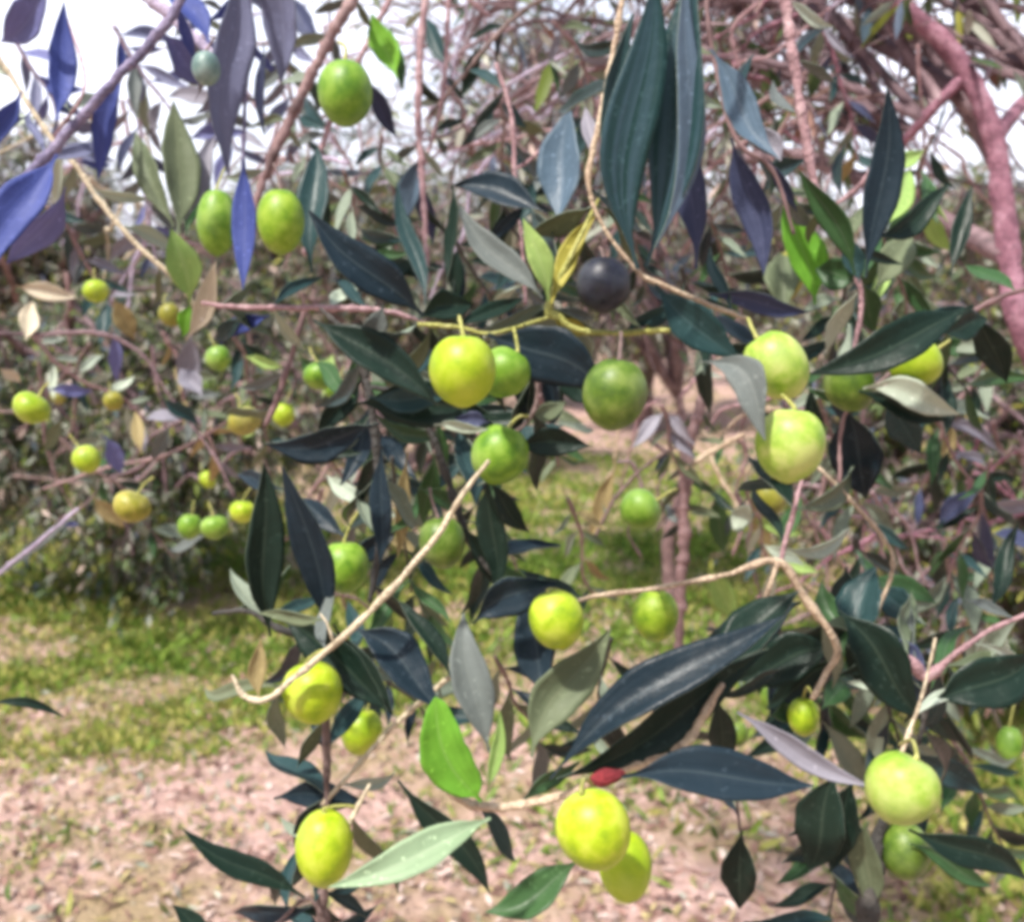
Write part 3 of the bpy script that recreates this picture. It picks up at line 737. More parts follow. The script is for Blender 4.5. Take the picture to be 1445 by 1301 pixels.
# ------------------------------------------------------------------ looser sprays behind, further along the same branches
def spray(x, y, ang, L, n, d, size, mats, bark='brown', label=None, w=0.24, spread=48):
    rs = np.random.default_rng(int(x * 17 + y * 3))
    B = branch(label, (x, y, d), 'looser leafy sprays behind the nearest branches')
    a = R(ang); pts = []
    for i in range(5):
        t = i / 4
        pts.append((x + math.cos(a) * L * t + rs.normal(0, L * .03), y - math.sin(a) * L * t + rs.normal(0, L * .03) + L * .12 * t * t, 8 - 4 * t, d + .06 * t))
    twig(B, pts, bark, d=d)
    for i in range(n):
        t = min(1.0, (i // 2 + .6) / (n / 2)); k = t * 3.999; j = int(k); f = k - j
        px = pts[j][0] * (1 - f) + pts[j + 1][0] * f; py = pts[j][1] * (1 - f) + pts[j + 1][1] * f
        aa = a + R(spread * (1 if i % 2 else -1) * rs.uniform(.5, 1.3))
        ll = size * rs.uniform(.65, 1.2)
        leaf(B, px, py, px + math.cos(aa) * ll, py - math.sin(aa) * ll, ll * w * rs.uniform(.75, 1.25), mats[rs.integers(len(mats))], d + .06 * t + rs.uniform(-.01, .02),
             rs.uniform(-.03, .05), roll=rs.uniform(-50, 50), bend=rs.uniform(-.08, .08), bow=rs.uniform(-.08, .08), flip=rs.uniform() < .2)
DK = ['dark', 'dark', 'navy', 'teal', 'green', 'dark']; GRN = ['green', 'olive', 'dark', 'teal', 'lime']; BLU = ['violet', 'navy', 'flare_haze', 'blue', 'sky']; GRY = ['grey', 'olive', 'mauve', 'silver', 'teal']
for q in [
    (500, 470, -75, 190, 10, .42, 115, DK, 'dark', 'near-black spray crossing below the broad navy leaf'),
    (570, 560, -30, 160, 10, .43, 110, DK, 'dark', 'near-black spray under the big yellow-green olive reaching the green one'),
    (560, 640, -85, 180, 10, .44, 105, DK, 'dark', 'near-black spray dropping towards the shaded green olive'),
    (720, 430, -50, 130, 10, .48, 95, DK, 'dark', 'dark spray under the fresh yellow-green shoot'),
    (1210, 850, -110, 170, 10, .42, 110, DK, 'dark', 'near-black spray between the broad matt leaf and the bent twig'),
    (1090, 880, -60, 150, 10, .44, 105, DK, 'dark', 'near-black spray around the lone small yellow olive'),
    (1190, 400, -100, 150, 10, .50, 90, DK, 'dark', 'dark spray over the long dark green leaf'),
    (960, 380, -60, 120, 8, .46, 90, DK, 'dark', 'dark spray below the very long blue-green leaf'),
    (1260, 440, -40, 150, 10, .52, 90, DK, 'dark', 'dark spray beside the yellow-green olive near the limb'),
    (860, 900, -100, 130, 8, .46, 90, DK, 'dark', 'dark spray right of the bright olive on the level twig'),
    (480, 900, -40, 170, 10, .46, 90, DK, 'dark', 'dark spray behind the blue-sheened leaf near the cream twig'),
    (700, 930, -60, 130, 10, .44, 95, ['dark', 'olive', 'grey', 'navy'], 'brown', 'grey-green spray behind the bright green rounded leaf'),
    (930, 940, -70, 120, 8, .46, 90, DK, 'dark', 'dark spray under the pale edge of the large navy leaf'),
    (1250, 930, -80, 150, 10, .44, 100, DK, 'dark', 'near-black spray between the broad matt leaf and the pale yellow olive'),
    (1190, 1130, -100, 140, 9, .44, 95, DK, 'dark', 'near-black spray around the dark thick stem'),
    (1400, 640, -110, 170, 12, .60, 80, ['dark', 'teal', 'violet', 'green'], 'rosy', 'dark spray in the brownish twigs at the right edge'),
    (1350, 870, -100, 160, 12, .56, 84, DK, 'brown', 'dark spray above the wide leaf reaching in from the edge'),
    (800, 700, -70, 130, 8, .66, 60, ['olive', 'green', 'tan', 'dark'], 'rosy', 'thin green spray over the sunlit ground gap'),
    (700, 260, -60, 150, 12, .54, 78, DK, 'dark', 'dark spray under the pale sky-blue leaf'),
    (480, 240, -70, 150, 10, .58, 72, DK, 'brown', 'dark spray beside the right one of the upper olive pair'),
    (150, 40, -50, 180, 14, .70, 74, ['flare_haze', 'flare_grey', 'grey', 'blue', 'mauve'], 'lilac', 'pale flare-tinted spray in the bright sky corner'),
    (20, 60, -60, 190, 12, .75, 66, ['flare_haze', 'flare_grey', 'mauve', 'blue'], 'lilac', 'pale flare-tinted spray at the very edge of the bright sky'),
    (270, -10, -75, 210, 16, .80, 62, ['flare_haze', 'flare_grey', 'grey', 'mauve', 'olive'], 'lilac', 'pale spray behind the drooping grey-blue leaves'),
    (400, 40, -80, 200, 16, .85, 58, ['grey', 'flare_grey', 'mauve', 'olive', 'teal'], 'rosy', 'pale spray behind the blurred brown branch'),
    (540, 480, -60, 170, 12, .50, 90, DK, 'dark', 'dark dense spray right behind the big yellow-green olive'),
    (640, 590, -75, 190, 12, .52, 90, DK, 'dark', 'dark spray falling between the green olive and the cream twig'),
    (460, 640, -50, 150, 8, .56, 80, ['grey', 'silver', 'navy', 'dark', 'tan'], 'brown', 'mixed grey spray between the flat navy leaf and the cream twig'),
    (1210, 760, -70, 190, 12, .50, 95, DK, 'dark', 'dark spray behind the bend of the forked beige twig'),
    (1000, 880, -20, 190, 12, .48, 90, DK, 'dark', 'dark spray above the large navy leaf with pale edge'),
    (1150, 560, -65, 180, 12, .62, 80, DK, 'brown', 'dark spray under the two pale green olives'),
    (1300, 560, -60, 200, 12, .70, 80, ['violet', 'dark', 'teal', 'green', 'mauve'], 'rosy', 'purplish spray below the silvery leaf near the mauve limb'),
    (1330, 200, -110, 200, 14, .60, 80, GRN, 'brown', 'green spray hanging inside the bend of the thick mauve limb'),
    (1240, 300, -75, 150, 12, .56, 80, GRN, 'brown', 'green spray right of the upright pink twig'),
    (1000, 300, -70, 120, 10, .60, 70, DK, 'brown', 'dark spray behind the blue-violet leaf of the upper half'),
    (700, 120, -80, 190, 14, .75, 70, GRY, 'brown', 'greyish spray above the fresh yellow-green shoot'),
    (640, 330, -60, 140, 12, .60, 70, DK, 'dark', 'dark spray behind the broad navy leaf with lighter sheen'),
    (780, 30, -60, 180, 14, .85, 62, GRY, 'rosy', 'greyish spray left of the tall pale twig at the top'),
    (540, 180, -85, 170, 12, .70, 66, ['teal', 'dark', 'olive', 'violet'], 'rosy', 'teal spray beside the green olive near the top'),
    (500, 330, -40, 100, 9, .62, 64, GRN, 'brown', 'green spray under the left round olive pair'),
    (180, 140, -80, 200, 14, .80, 66, ['flare_haze', 'mauve', 'olive', 'grey', 'violet'], 'lilac', 'hazy lilac spray below the thick slanting stem'),
    (60, 290, -50, 190, 14, .95, 60, GRY, 'rosy', 'grey spray under the flare-tinted bluish branch'),
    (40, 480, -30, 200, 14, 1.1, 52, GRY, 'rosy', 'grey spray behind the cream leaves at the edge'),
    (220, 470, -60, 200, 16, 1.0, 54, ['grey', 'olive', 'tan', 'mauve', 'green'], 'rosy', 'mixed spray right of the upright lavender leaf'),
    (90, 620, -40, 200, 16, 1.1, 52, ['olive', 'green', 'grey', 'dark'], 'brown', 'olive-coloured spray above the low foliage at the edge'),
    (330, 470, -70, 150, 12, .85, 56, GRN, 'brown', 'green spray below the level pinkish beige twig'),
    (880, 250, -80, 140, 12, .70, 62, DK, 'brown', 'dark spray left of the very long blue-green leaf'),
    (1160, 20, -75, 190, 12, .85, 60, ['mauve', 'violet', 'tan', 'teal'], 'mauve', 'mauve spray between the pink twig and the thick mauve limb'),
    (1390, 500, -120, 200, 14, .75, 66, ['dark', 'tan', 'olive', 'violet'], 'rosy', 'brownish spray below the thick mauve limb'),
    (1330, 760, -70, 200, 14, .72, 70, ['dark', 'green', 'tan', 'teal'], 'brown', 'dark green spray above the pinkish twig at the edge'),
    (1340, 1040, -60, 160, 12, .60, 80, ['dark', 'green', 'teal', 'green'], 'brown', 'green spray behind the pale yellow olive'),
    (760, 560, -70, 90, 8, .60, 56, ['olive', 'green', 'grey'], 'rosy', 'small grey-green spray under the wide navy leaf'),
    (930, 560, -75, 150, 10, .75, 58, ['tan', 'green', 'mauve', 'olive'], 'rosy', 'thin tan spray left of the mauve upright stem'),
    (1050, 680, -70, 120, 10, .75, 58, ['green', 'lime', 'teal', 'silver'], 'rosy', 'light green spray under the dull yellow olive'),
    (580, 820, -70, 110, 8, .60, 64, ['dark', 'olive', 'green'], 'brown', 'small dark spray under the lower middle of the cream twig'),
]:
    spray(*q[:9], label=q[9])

def tangle(x0, x1, y0, y1, n, d, mats, label):
    rs = np.random.default_rng(int(x0 + y0 * 3))
    B = branch(label, (x1, y0, d), 'bare twig tangles')
    ends = [(x1, y0)]
    for i in range(n):
        a = ends[rs.integers(len(ends))] if i > 2 and rs.uniform() < .6 else (rs.uniform(x0, x1), y0 + rs.uniform(-.1, .5) * (y1 - y0))
        ang = rs.uniform(0.15, 1.0) * math.pi; L = rs.uniform(.3, .8) * (y1 - y0)
        dd = d + rs.uniform(0, .35); pts = []
        for k in range(5):
            t = k / 4
            pts.append((a[0] + math.cos(ang) * L * t + rs.normal(0, 9), a[1] + math.sin(ang) * L * t + rs.normal(0, 9), rs.uniform(5, 9) * (1 - .5 * t), dd + .05 * t))
        ends.append(pts[2][:2]); ends.append(pts[3][:2])
        twig(B, pts, mats[rs.integers(len(mats))], sides=6)
for q in [(1130, 1440, -10, 330, 26, .85, ['mauve', 'pink', 'lilac', 'rosy'], 'tangle of mauve twigs against the sky inside the curve of the thick limb'),
          (1150, 1440, 560, 860, 24, .85, ['mauve', 'rosy', 'twiggy', 'twiggy'], 'brownish bare twigs tangled below the silvery leaf'),
          (880, 1110, 560, 800, 16, .80, ['rosy', 'beige', 'pink', 'twiggy'], 'fine pink and beige twigs around the mauve upright stem'),
          (560, 860, -10, 300, 22, .90, ['pink', 'rosy', 'lilac', 'twiggy'], 'pale pinkish twigs crossing behind the short red-brown twig'),
          (980, 1150, -10, 300, 12, .90, ['pink', 'mauve', 'rosy'], 'mauve twigs rising behind the pale teal leaf'),
          (330, 560, 20, 330, 16, .90, ['pink', 'lilac', 'rosy'], 'lilac and rosy twigs around the green olive near the top'),
          (120, 330, 160, 430, 14, .95, ['cream', 'lilac', 'twiggy', 'pink'], 'pale twigs tangled behind the olive-coloured leaves of the upper edge'),
          (20, 420, 420, 700, 20, 1.1, ['rosy', 'twiggy', 'twiggy', 'brown'], 'thin rosy twigs among the small distant olives'),
          (480, 720, 560, 830, 12, .60, ['dark', 'brown', 'rosy'], 'dark twigs in the shade behind the cream twig')]:
    tangle(*q)

# ------------------------------------------------------------------ olives: pixel centre, half width, half height
olive(487, 132, 38, 46, 'green', 'green olive hanging high beside the bright green leaf near the top', d=.40, stalk=(478, 60))
olive(306, 314, 28, 47, 'green', 'oval olive half hidden behind a hanging blue leaf', d=.47, tilt=0, stalk=(318, 236))
olive(396, 313, 33, 46, 'mid', 'oval olive hanging under the blurred brown branch, next to a blue leaf', d=.43, stalk=(386, 232))
olive(291, 97, 20, 24, 'teal', 'faint greyish teal olive against the bright sky corner', d=.41)
olive(653, 523, 48, 51, 'lemon', 'big round yellow-green olive in the middle with dark leaves to its left', d=.295, stalk=(650, 458, .33))
olive(712, 526, 36, 36, 'green', 'green olive peeping out behind the big round yellow-green one', d=.327, tilt=30)
olive(867, 556, 46, 51, 'deep', 'dull dark green olive at the tip of the wide navy leaf', d=.32, tilt=8, stalk=(875, 470, .35))
olive(851, 402, 38, 40, 'black', 'black ripe olive below the pale twig in the upper middle', d=.345, stalk=(846, 350))
olive(705, 641, 41, 43, 'green', 'green olive touching the short dark leaf under the big yellow-green one', d=.345, tilt=20, stalk=(745, 588, .36))
olive(1096, 516, 43, 51, 'pale', 'pale green olive behind the grey curled leaf', d=.31, tilt=-35, stalk=(1060, 455, .345))
olive(1115, 628, 48, 53, 'pale', 'large pale green olive with dark underside just below the grey curled leaf', d=.295, tilt=5, stalk=(1090, 560, .32))
olive(1290, 511, 38, 35, 'ripe', 'yellow-green olive between the long dark leaf and the silvery leaf', d=.352, tilt=60, stalk=(1340, 480, .365))
olive(1198, 542, 40, 34, 'deep', 'dark olive in the shadow under the long dark green leaf', d=.36, tilt=70, nstalk=False)
olive(785, 874, 39, 42, 'ripe', 'bright olive on the end of the level pinkish twig', d=.335, tilt=-15, stalk=(808, 846, .35))
olive(925, 868, 32, 37, 'mid', 'dim green olive beside the mauve stem in the gap', d=.46, stalk=(930, 832, .44))
olive(903, 719, 30, 28, 'green', 'small green olive with lit left side, left of the mauve stem', d=.50, tilt=60)
olive(441, 977, 42, 44, 'lemon', 'bright yellow-green olive directly under the long cream twig', d=.34, tilt=-10, stalk=(462, 916, .335))
olive(510, 1032, 29, 33, 'ripe', 'smaller dim olive tucked behind the bright one under the cream twig', d=.44, tilt=15)
olive(458, 1196, 41, 54, 'lemon', 'elongated yellow-green olive touching the pale silvery green leaf', d=.33, tilt=0, stalk=(500, 1138, .335))
olive(838, 1170, 52, 56, 'lemon', 'largest yellow-green olive, hanging below the red bud', d=.285, tilt=-18, stalk=(835, 1106, .31))
olive(882, 1222, 37, 50, 'lemon', 'yellow-green olive partly behind the largest one below the red bud', d=.315, tilt=-5, nstalk=False)
olive(1272, 1112, 51, 50, 'pale', 'pale yellow-green olive above the dark thick stem', d=.29, tilt=25, stalk=(1270, 1050, .32))
olive(1277, 1200, 34, 40, 'deep', 'dim olive hanging below the pale yellow olive by the thick stem', d=.37)
olive(1134, 1011, 22, 27, 'ripe', 'lone small yellow olive at the tip of the forked bent twig', d=.40, stalk=(1147, 980, .37))
olive(624, 765, 32, 37, 'deep', 'shaded green olive behind the upper part of the cream twig', d=.36, tilt=-10)
olive(486, 800, 34, 37, 'green', 'round green olive between the upright dark leaf pair and the cream twig', d=.44)
olive(535, 880, 20, 26, 'deep', 'small shaded olive just behind the middle of the cream twig', d=.55)
olive(1085, 702, 24, 26, 'amber', 'dull yellow olive below the large pale one with dark underside', d=.55)
olive(1110, 390, 24, 34, 'amber', 'blurred brownish olive under the star of dark pointed leaves', d=.56)
olive(1085, 860, 15, 18, 'green', 'tiny green olive under the fork of the bent twig', d=.85)
olive(1425, 1050, 18, 26, 'green', 'small green olive over the grass at the edge, below the wide dark leaf', d=.70)
olive(1090, 985, 17, 19, 'green', 'small green olive hidden left of the lone yellow one', d=.48)
SM = 'small olives of the distant pale branch'
for (x, y, rx, ry, mt, lab) in [
    (135, 411, 18, 16, 'ripe', 'small olive high beside the cream leaf on the distant branch'),
    (44, 576, 26, 21, 'ripe', 'flattish small olive below a level lavender leaf'),
    (122, 648, 19, 20, 'ripe', 'small round olive left of the upright lavender leaf'),
    (186, 715, 26, 22, 'amber', 'brownish green small olive above the low dark foliage'),
    (308, 506, 18, 18, 'green', 'small dark olive under the pale blue leaf'),
    (294, 545, 13, 14, 'deep', 'tiny dark olive just below the one under the pale blue leaf'),
    (240, 445, 15, 17, 'amber', 'small amber olive beside the light green young leaf'),
    (452, 530, 24, 20, 'green', 'green small olive between the rosy side twig and the dark stem'),
    (474, 548, 17, 16, 'green', 'small olive overlapped by the green one beside the dark stem'),
    (345, 594, 24, 20, 'amber', 'small dull olive left of the lower end of the rosy side twig'),
    (400, 585, 16, 17, 'ripe', 'small bright olive over the tip of the flat navy leaf'),
    (268, 743, 17, 18, 'green', 'left one of the touching low pair of small olives'),
    (303, 744, 20, 17, 'green', 'right one of the touching low pair of small olives'),
    (342, 722, 18, 16, 'ripe', 'small bright olive touching the upright dark leaf pair'),
    (293, 677, 11, 13, 'ripe', 'tiniest yellow olive above the touching low pair'),
    (82, 560, 10, 11, 'amber', 'tiny amber olive beside the flattish small one'),
    (160, 566, 14, 14, 'amber', 'small amber olive above the upright lavender leaf'),
    (690, 790, 16, 18, 'green', 'small green olive below the dark hanging leaf, over sunlit ground'),
    (1040, 1035, 16, 18, 'deep', 'small shaded olive near the base of the pale lilac-grey leaf'),
]:
    olive(x, y, rx, ry, mt, lab, tilt=random.uniform(-35, 35), group=SM)

# ------------------------------------------------------------------ background trees
def leaf_cloud(pos, dirs, nrms, ln, wd, rnd, mat_idx):
    """Vectorised small olive leaves: 8 vertices and 6 faces each, folded along the midrib."""
    n = len(pos)
    dirs = dirs / np.linalg.norm(dirs, axis=1, keepdims=True)
    side = np.cross(dirs, nrms); side /= np.linalg.norm(side, axis=1, keepdims=True) + 1e-9
    nr = np.cross(side, dirs)
    L = ln[:, None]; W = wd[:, None]
    bowv = (RNG.normal(0, 0.06, n))[:, None]
    def pt(u, s, z): return pos + dirs * L * u + side * W * s + nr * (z * W + bowv * L * 4 * u * (1 - u))
    q = np.stack([pt(0, 0, 0), pt(.3, -.42, .12), pt(.3, 0, 0), pt(.3, .42, .12), pt(.66, -.40, .12), pt(.66, 0, 0), pt(.66, .40, .12), pt(1, 0, 0)], axis=1)
    V = q.reshape(-1, 3)
    base = np.array([0, 2, 1, 0, 3, 2, 1, 2, 5, 4, 2, 3, 6, 5, 4, 5, 7, 5, 6, 7])
    starts = np.array([0, 3, 6, 10, 14, 17])
    lv = (base[None, :] + 8 * np.arange(n)[:, None]).ravel()
    ls = (starts[None, :] + 20 * np.arange(n)[:, None]).ravel()
    return V, (lv, ls), np.repeat(mat_idx, 6), np.repeat(rnd, 6)

def tube_cloud(pts, rad, sides=4):
    """pts (n, m, 3), rad (n, m) -> one mesh of thin twigs"""
    n, m, _ = pts.shape
    tang = np.gradient(pts, axis=1); tang /= np.linalg.norm(tang, axis=2, keepdims=True) + 1e-12
    ref = np.array([0.37, 0.61, 0.70])
    a = np.cross(tang, ref); a /= np.linalg.norm(a, axis=2, keepdims=True) + 1e-9
    b = np.cross(tang, a)
    rings = [pts + rad[..., None] * (math.cos(2 * math.pi * s / sides) * a + math.sin(2 * math.pi * s / sides) * b) for s in range(sides)]
    V = np.stack(rings, axis=2).reshape(-1, 3)
    idx = np.arange(n * m * sides).reshape(n, m, sides)
    nx = np.roll(idx, -1, axis=2)
    f = np.stack([idx[:, :-1], nx[:, :-1], nx[:, 1:], idx[:, 1:]], axis=-1).reshape(-1, 4)
    return V, (f.ravel(), 4 * np.arange(len(f)))

def make_tree(label, base, trunk, cc, cr, n_limb=5, n_sub=5, n_twig=12, n_leaf=14, leaf_len=0.055, leaf_w=0.2, tlen=(0.2, 0.45),
              droop=0.5, weights=None, bark='rosy', trunk_r=0.07, seed=1, group='olive trees of the grove', keep=None, twig_r=0.0016,
              limbs=None, bare=0.25, twig_bark=None):
    """trunk: list of xyz from ground to fork. cc/cr: crown ellipsoid. Everything hangs from limbs, sub-branches and twigs."""
    rg = np.random.default_rng(seed)
    cc = np.array(cc, float); cr = np.array(cr, float)
    root = tag(empty('olive_tree', base), label, 'tree', group)
    tp = np.array(trunk, float)
    sp, sr = spline(tp, np.linspace(trunk_r, trunk_r * 0.62, len(tp)), 7)
    sr[0] *= 1.5; sr[1] *= 1.2
    V, Fc = tube(sp + rg.normal(0, trunk_r * 0.05, sp.shape), sr, 12, 0.05, rg)
    mesh_obj('trunk', V, Fc, BK[bark], None, root)
    fork = tp[-1]
    limb_lines = []
    if limbs:
        for pts, r0, r1 in limbs: limb_lines.append(spline(np.array(pts), np.linspace(r0, r1, len(pts)), 7))
    for k in range(n_limb):
        az = 2 * math.pi * (k + rg.uniform(-0.3, 0.3)) / max(n_limb, 1)
        el = rg.uniform(-0.1, 1.1)
        end = cc + cr * 0.72 * np.array([math.cos(az) * math.cos(el), math.sin(az) * math.cos(el), math.sin(el)])
        mid = (fork + end) / 2 + np.array([0, 0, 0.18 * np.linalg.norm(end - fork)]) + rg.normal(0, 0.08, 3) * cr
        limb_lines.append(spline([fork - np.array([0, 0, 0.03]), (fork * 2 + mid) / 3 + rg.normal(0, .03, 3), mid, end], [trunk_r * 0.55, trunk_r * 0.42, trunk_r * 0.28, trunk_r * 0.12], 7))
    for lp, lr in limb_lines:
        V, Fc = tube(lp, lr, 8, 0.06, rg); mesh_obj('limb', V, Fc, BK[bark], None, root)
    # sub-branches
    m = 7
    subs, srad = [], []
    for lp, lr in limb_lines:
        for s in range(n_sub):
            i = int(len(lp) * rg.uniform(0.25, 0.98)); i = min(i, len(lp) - 1)
            a = lp[i]
            v = rg.normal(0, 1, 3); v /= np.linalg.norm(v)
            e = cc + cr * v * rg.uniform(0.45, 1.0)
            e = a + (e - a) * min(1.0, rg.uniform(0.5, 0.9))
            t = np.linspace(0, 1, m)[:, None]
            arc = a + (e - a) * t + np.array([0, 0, 1.0]) * (np.sin(np.pi * t) * 0.15 * np.linalg.norm(e - a)) + rg.normal(0, 0.012, (m, 3)) * np.linalg.norm(e - a) * t
            subs.append(arc); srad.append(np.linspace(min(lr[i], 0.012), 0.003, m))
    subs = np.array(subs); srad = np.array(srad)
    # twigs
    nt = len(subs) * n_twig
    si = np.repeat(np.arange(len(subs)), n_twig)
    tt = rg.uniform(0.2, 1.0, nt) * (m - 1.001)
    i0 = tt.astype(int); fr = (tt - i0)[:, None]
    start = subs[si, i0] * (1 - fr) + subs[si, i0 + 1] * fr
    out = (start - cc) / cr
    dirv = rg.normal(0, 0.8, (nt, 3)) + out * 0.6
    dirv /= np.linalg.norm(dirv, axis=1, keepdims=True)
    ln = rg.uniform(tlen[0], tlen[1], nt)
    k = 7
    t = np.linspace(0, 1, k)
    pts = start[:, None] + dirv[:, None] * (ln[:, None] * t)[..., None]
    pts[..., 2] -= droop * ln[:, None] * t[None] ** 2
    pts += (rg.normal(0, 0.018, (nt, k, 3)) * (ln[:, None] * t)[..., None])
    pts[..., 2] = np.maximum(pts[..., 2], 0.05)
    if keep is not None:
        ok = keep(pts); pts = pts[ok]; ln = ln[ok]; nt = len(pts)
    rad = np.linspace(1.3, 0.55, k)[None] * rg.uniform(0.7, 1.5, nt)[:, None] * twig_r
    V1, (l1, s1) = tube_cloud(subs, srad, 5)
    V2, (l2, s2) = tube_cloud(pts, rad, 4)
    tw = mesh_obj('twigs', np.vstack([V1, V2]), (np.concatenate([l1, l2 + len(V1)]), np.concatenate([s1, s2 + len(l1)])), BK[twig_bark or bark], None, root)
    tw['kind'] = 'stuff'
    # leaves, in pairs along the twigs; some twigs are bare
    sel = np.where(rg.uniform(0, 1, nt) > bare)[0]
    ti = np.repeat(sel, n_leaf)
    nl = len(ti)
    u = rg.uniform(0.15, 1.0, nl) * (k - 1.001); j0 = u.astype(int); fr = (u - j0)[:, None]
    pos = pts[ti, j0] * (1 - fr) + pts[ti, j0 + 1] * fr
    td = pts[ti, j0 + 1] - pts[ti, j0]; td /= np.linalg.norm(td, axis=1, keepdims=True) + 1e-9
    sd = rg.normal(0, 1, (nl, 3)); sd -= td * np.sum(sd * td, axis=1, keepdims=True); sd /= np.linalg.norm(sd, axis=1, keepdims=True) + 1e-9
    dr = td * 0.75 + sd * 0.7 + np.array([0, 0, -0.12])
    nrm = rg.normal(0, 0.55, (nl, 3)) + np.array([0, 0, 1.0])
    weights = weights or {'top': .5, 'under': .28, 'warm': .08, 'blue': .14}
    names = list(weights); pr = np.array([weights[x] for x in names]); pr = pr / pr.sum()
    mi = rg.choice(len(names), nl, p=pr)
    ll = leaf_len * rg.uniform(0.6, 1.2, nl)
    V, fc, mif, rn = leaf_cloud(pos, dr, nrm, ll, ll * leaf_w * rg.uniform(0.8, 1.25, nl), rg.uniform(0, 1, nl) ** 1.4, mi)
    mesh_obj('crown', V, fc, [BG[x] for x in names], mif, root, rnd=rn)
    return root

def copy_tree(o, loc, rz, s, label):
    r = o.copy(); COL.objects.link(r); r.location = loc; r.rotation_euler = (0, 0, rz); r.scale = (s, s, s)
    r['label'] = label
    for ch in list(o.children):
        c = ch.copy(); COL.objects.link(c); c.parent = r
    return r

def in_view(pts):
    """image coordinates and depth, only used to keep twigs of the near tree away from the lens"""
    v = pts - CAM
    z = v @ FWD
    return v @ RIGHT / np.maximum(z, 1e-3), v @ UP / np.maximum(z, 1e-3), z

def clear_lens(dmin):
    def f(pts):
        x, y, z = in_view(pts)
        return ~np.any((np.linalg.norm(pts - CAM, axis=2) < dmin), axis=1)
    return f

PALE = {'top': .52, 'under': .24, 'warm': .16, 'blue': .06, 'pale': .06}
GREY = {'top': .34, 'under': .32, 'warm': .12, 'blue': .08, 'brown': .08, 'pale': .06}
make_tree('bushy olive tree with low green skirts trailing onto the grass', (-2.0, 5.0, 0), [(-2.0, 5.0, 0), (-2.05, 5.02, .3), (-1.95, 4.95, .6)],
          (-1.8, 4.7, .80), (1.35, 1.0, 1.15), 11, 13, 24, 20, 0.06, 0.24, (0.15, 0.36), 0.8, PALE, 'rosy', 0.09, 11, bare=.06, twig_bark='twiggy', twig_r=.001)
make_tree('slim mauve-stemmed olive tree standing in the sunlit middle of the grove', (.74, 4.3, 0),
          [(.74, 4.3, 0), (.70, 4.3, .35), (.76, 4.28, .7), (.73, 4.32, 1.05)],
          (.0, 4.4, 2.0), (1.1, 1.0, 1.2), 8, 9, 18, 15, 0.06, 0.21, (0.15, 0.4), 0.35,
          {'top': .34, 'under': .3, 'warm': .08, 'blue': .14, 'brown': .05, 'pale': .06}, 'rosy', 0.034, 12, bare=.42, twig_bark='twiggy', twig_r=.0016)
make_tree('twiggy brown olive tree crowding the edge beside the thick mauve limb', (1.8, 3.5, 0), [(1.8, 3.5, 0), (1.75, 3.5, .2), (1.8, 3.45, .4)],
          (1.40, 3.4, .80), (.85, .85, .80), 9, 12, 24, 17, 0.055, 0.22, (0.15, 0.4), 0.3,
          {'top': .44, 'under': .12, 'warm': .26, 'blue': .08, 'brown': .10}, 'rosy', 0.06, 13, bare=.22, twig_bark='twiggy', twig_r=.002)
LIMB_A = [(.75, .95, 1.05), (.60, .93, 1.25), tuple(P(1450, 480, .9)), tuple(P(1428, 390, .9)), tuple(P(1416, 290, .9)), tuple(P(1398, 180, .9)),
          tuple(P(1345, 75, .9)), tuple(P(1262, 0, .9)), tuple(P(1180, -90, .92)), tuple(P(1000, -260, 1.1)), tuple(P(800, -260, 1.4)), tuple(P(640, -200, 1.8))]
LIMB_B = [tuple(P(1372, 98, .9)), tuple(P(1320, 150, .91)), tuple(P(1285, 190, .93)), tuple(P(1262, 215, .95))]
LIMB_C = [tuple(P(1400, 200, .9)), tuple(P(1440, 150, .95)), tuple(P(1500, 90, 1.0)), tuple(P(1540, -60, 1.05))]
LIMB_D = [tuple(P(1180, -90, .92)), tuple(P(1090, 60, 1.3)), tuple(P(1076, 160, 1.5)), tuple(P(1050, 330, 1.7))]
make_tree('olive tree just beyond the frame whose thick mauve limb arches down from above', (.85, .98, 0), [(.85, .98, 0), (.8, .97, .4), (.82, .96, .8), (.75, .95, 1.05)],
          (.0, 1.85, 1.90), (.62, .75, .50), 0, 11, 11, 10, 0.05, 0.2, (0.12, 0.36), 0.15,
          {'top': .40, 'under': .26, 'warm': .08, 'blue': .16, 'brown': .06, 'pale': .05}, 'mauve', 0.05, 14, keep=clear_lens(.85), twig_r=0.0014,
          limbs=[(LIMB_A, .0125, .0065), (LIMB_B, .006, .004), (LIMB_C, .008, .004), (LIMB_D, .008, .004)], bare=.5, twig_bark='twiggy')
back = make_tree('rounded grey olive tree behind the slim mauve-stemmed one', (-.75, 8.0, 0), [(-.75, 8, 0), (-.7, 8, .35), (-.78, 8, .7)],
          (-.75, 8.0, 1.45), (1.75, 1.4, 1.25), 8, 10, 22, 15, 0.085, 0.24, (0.2, 0.5), 0.5, GREY, 'rosy', 0.11, 15)
FAR = 'pale grey olive tree far across the grove'
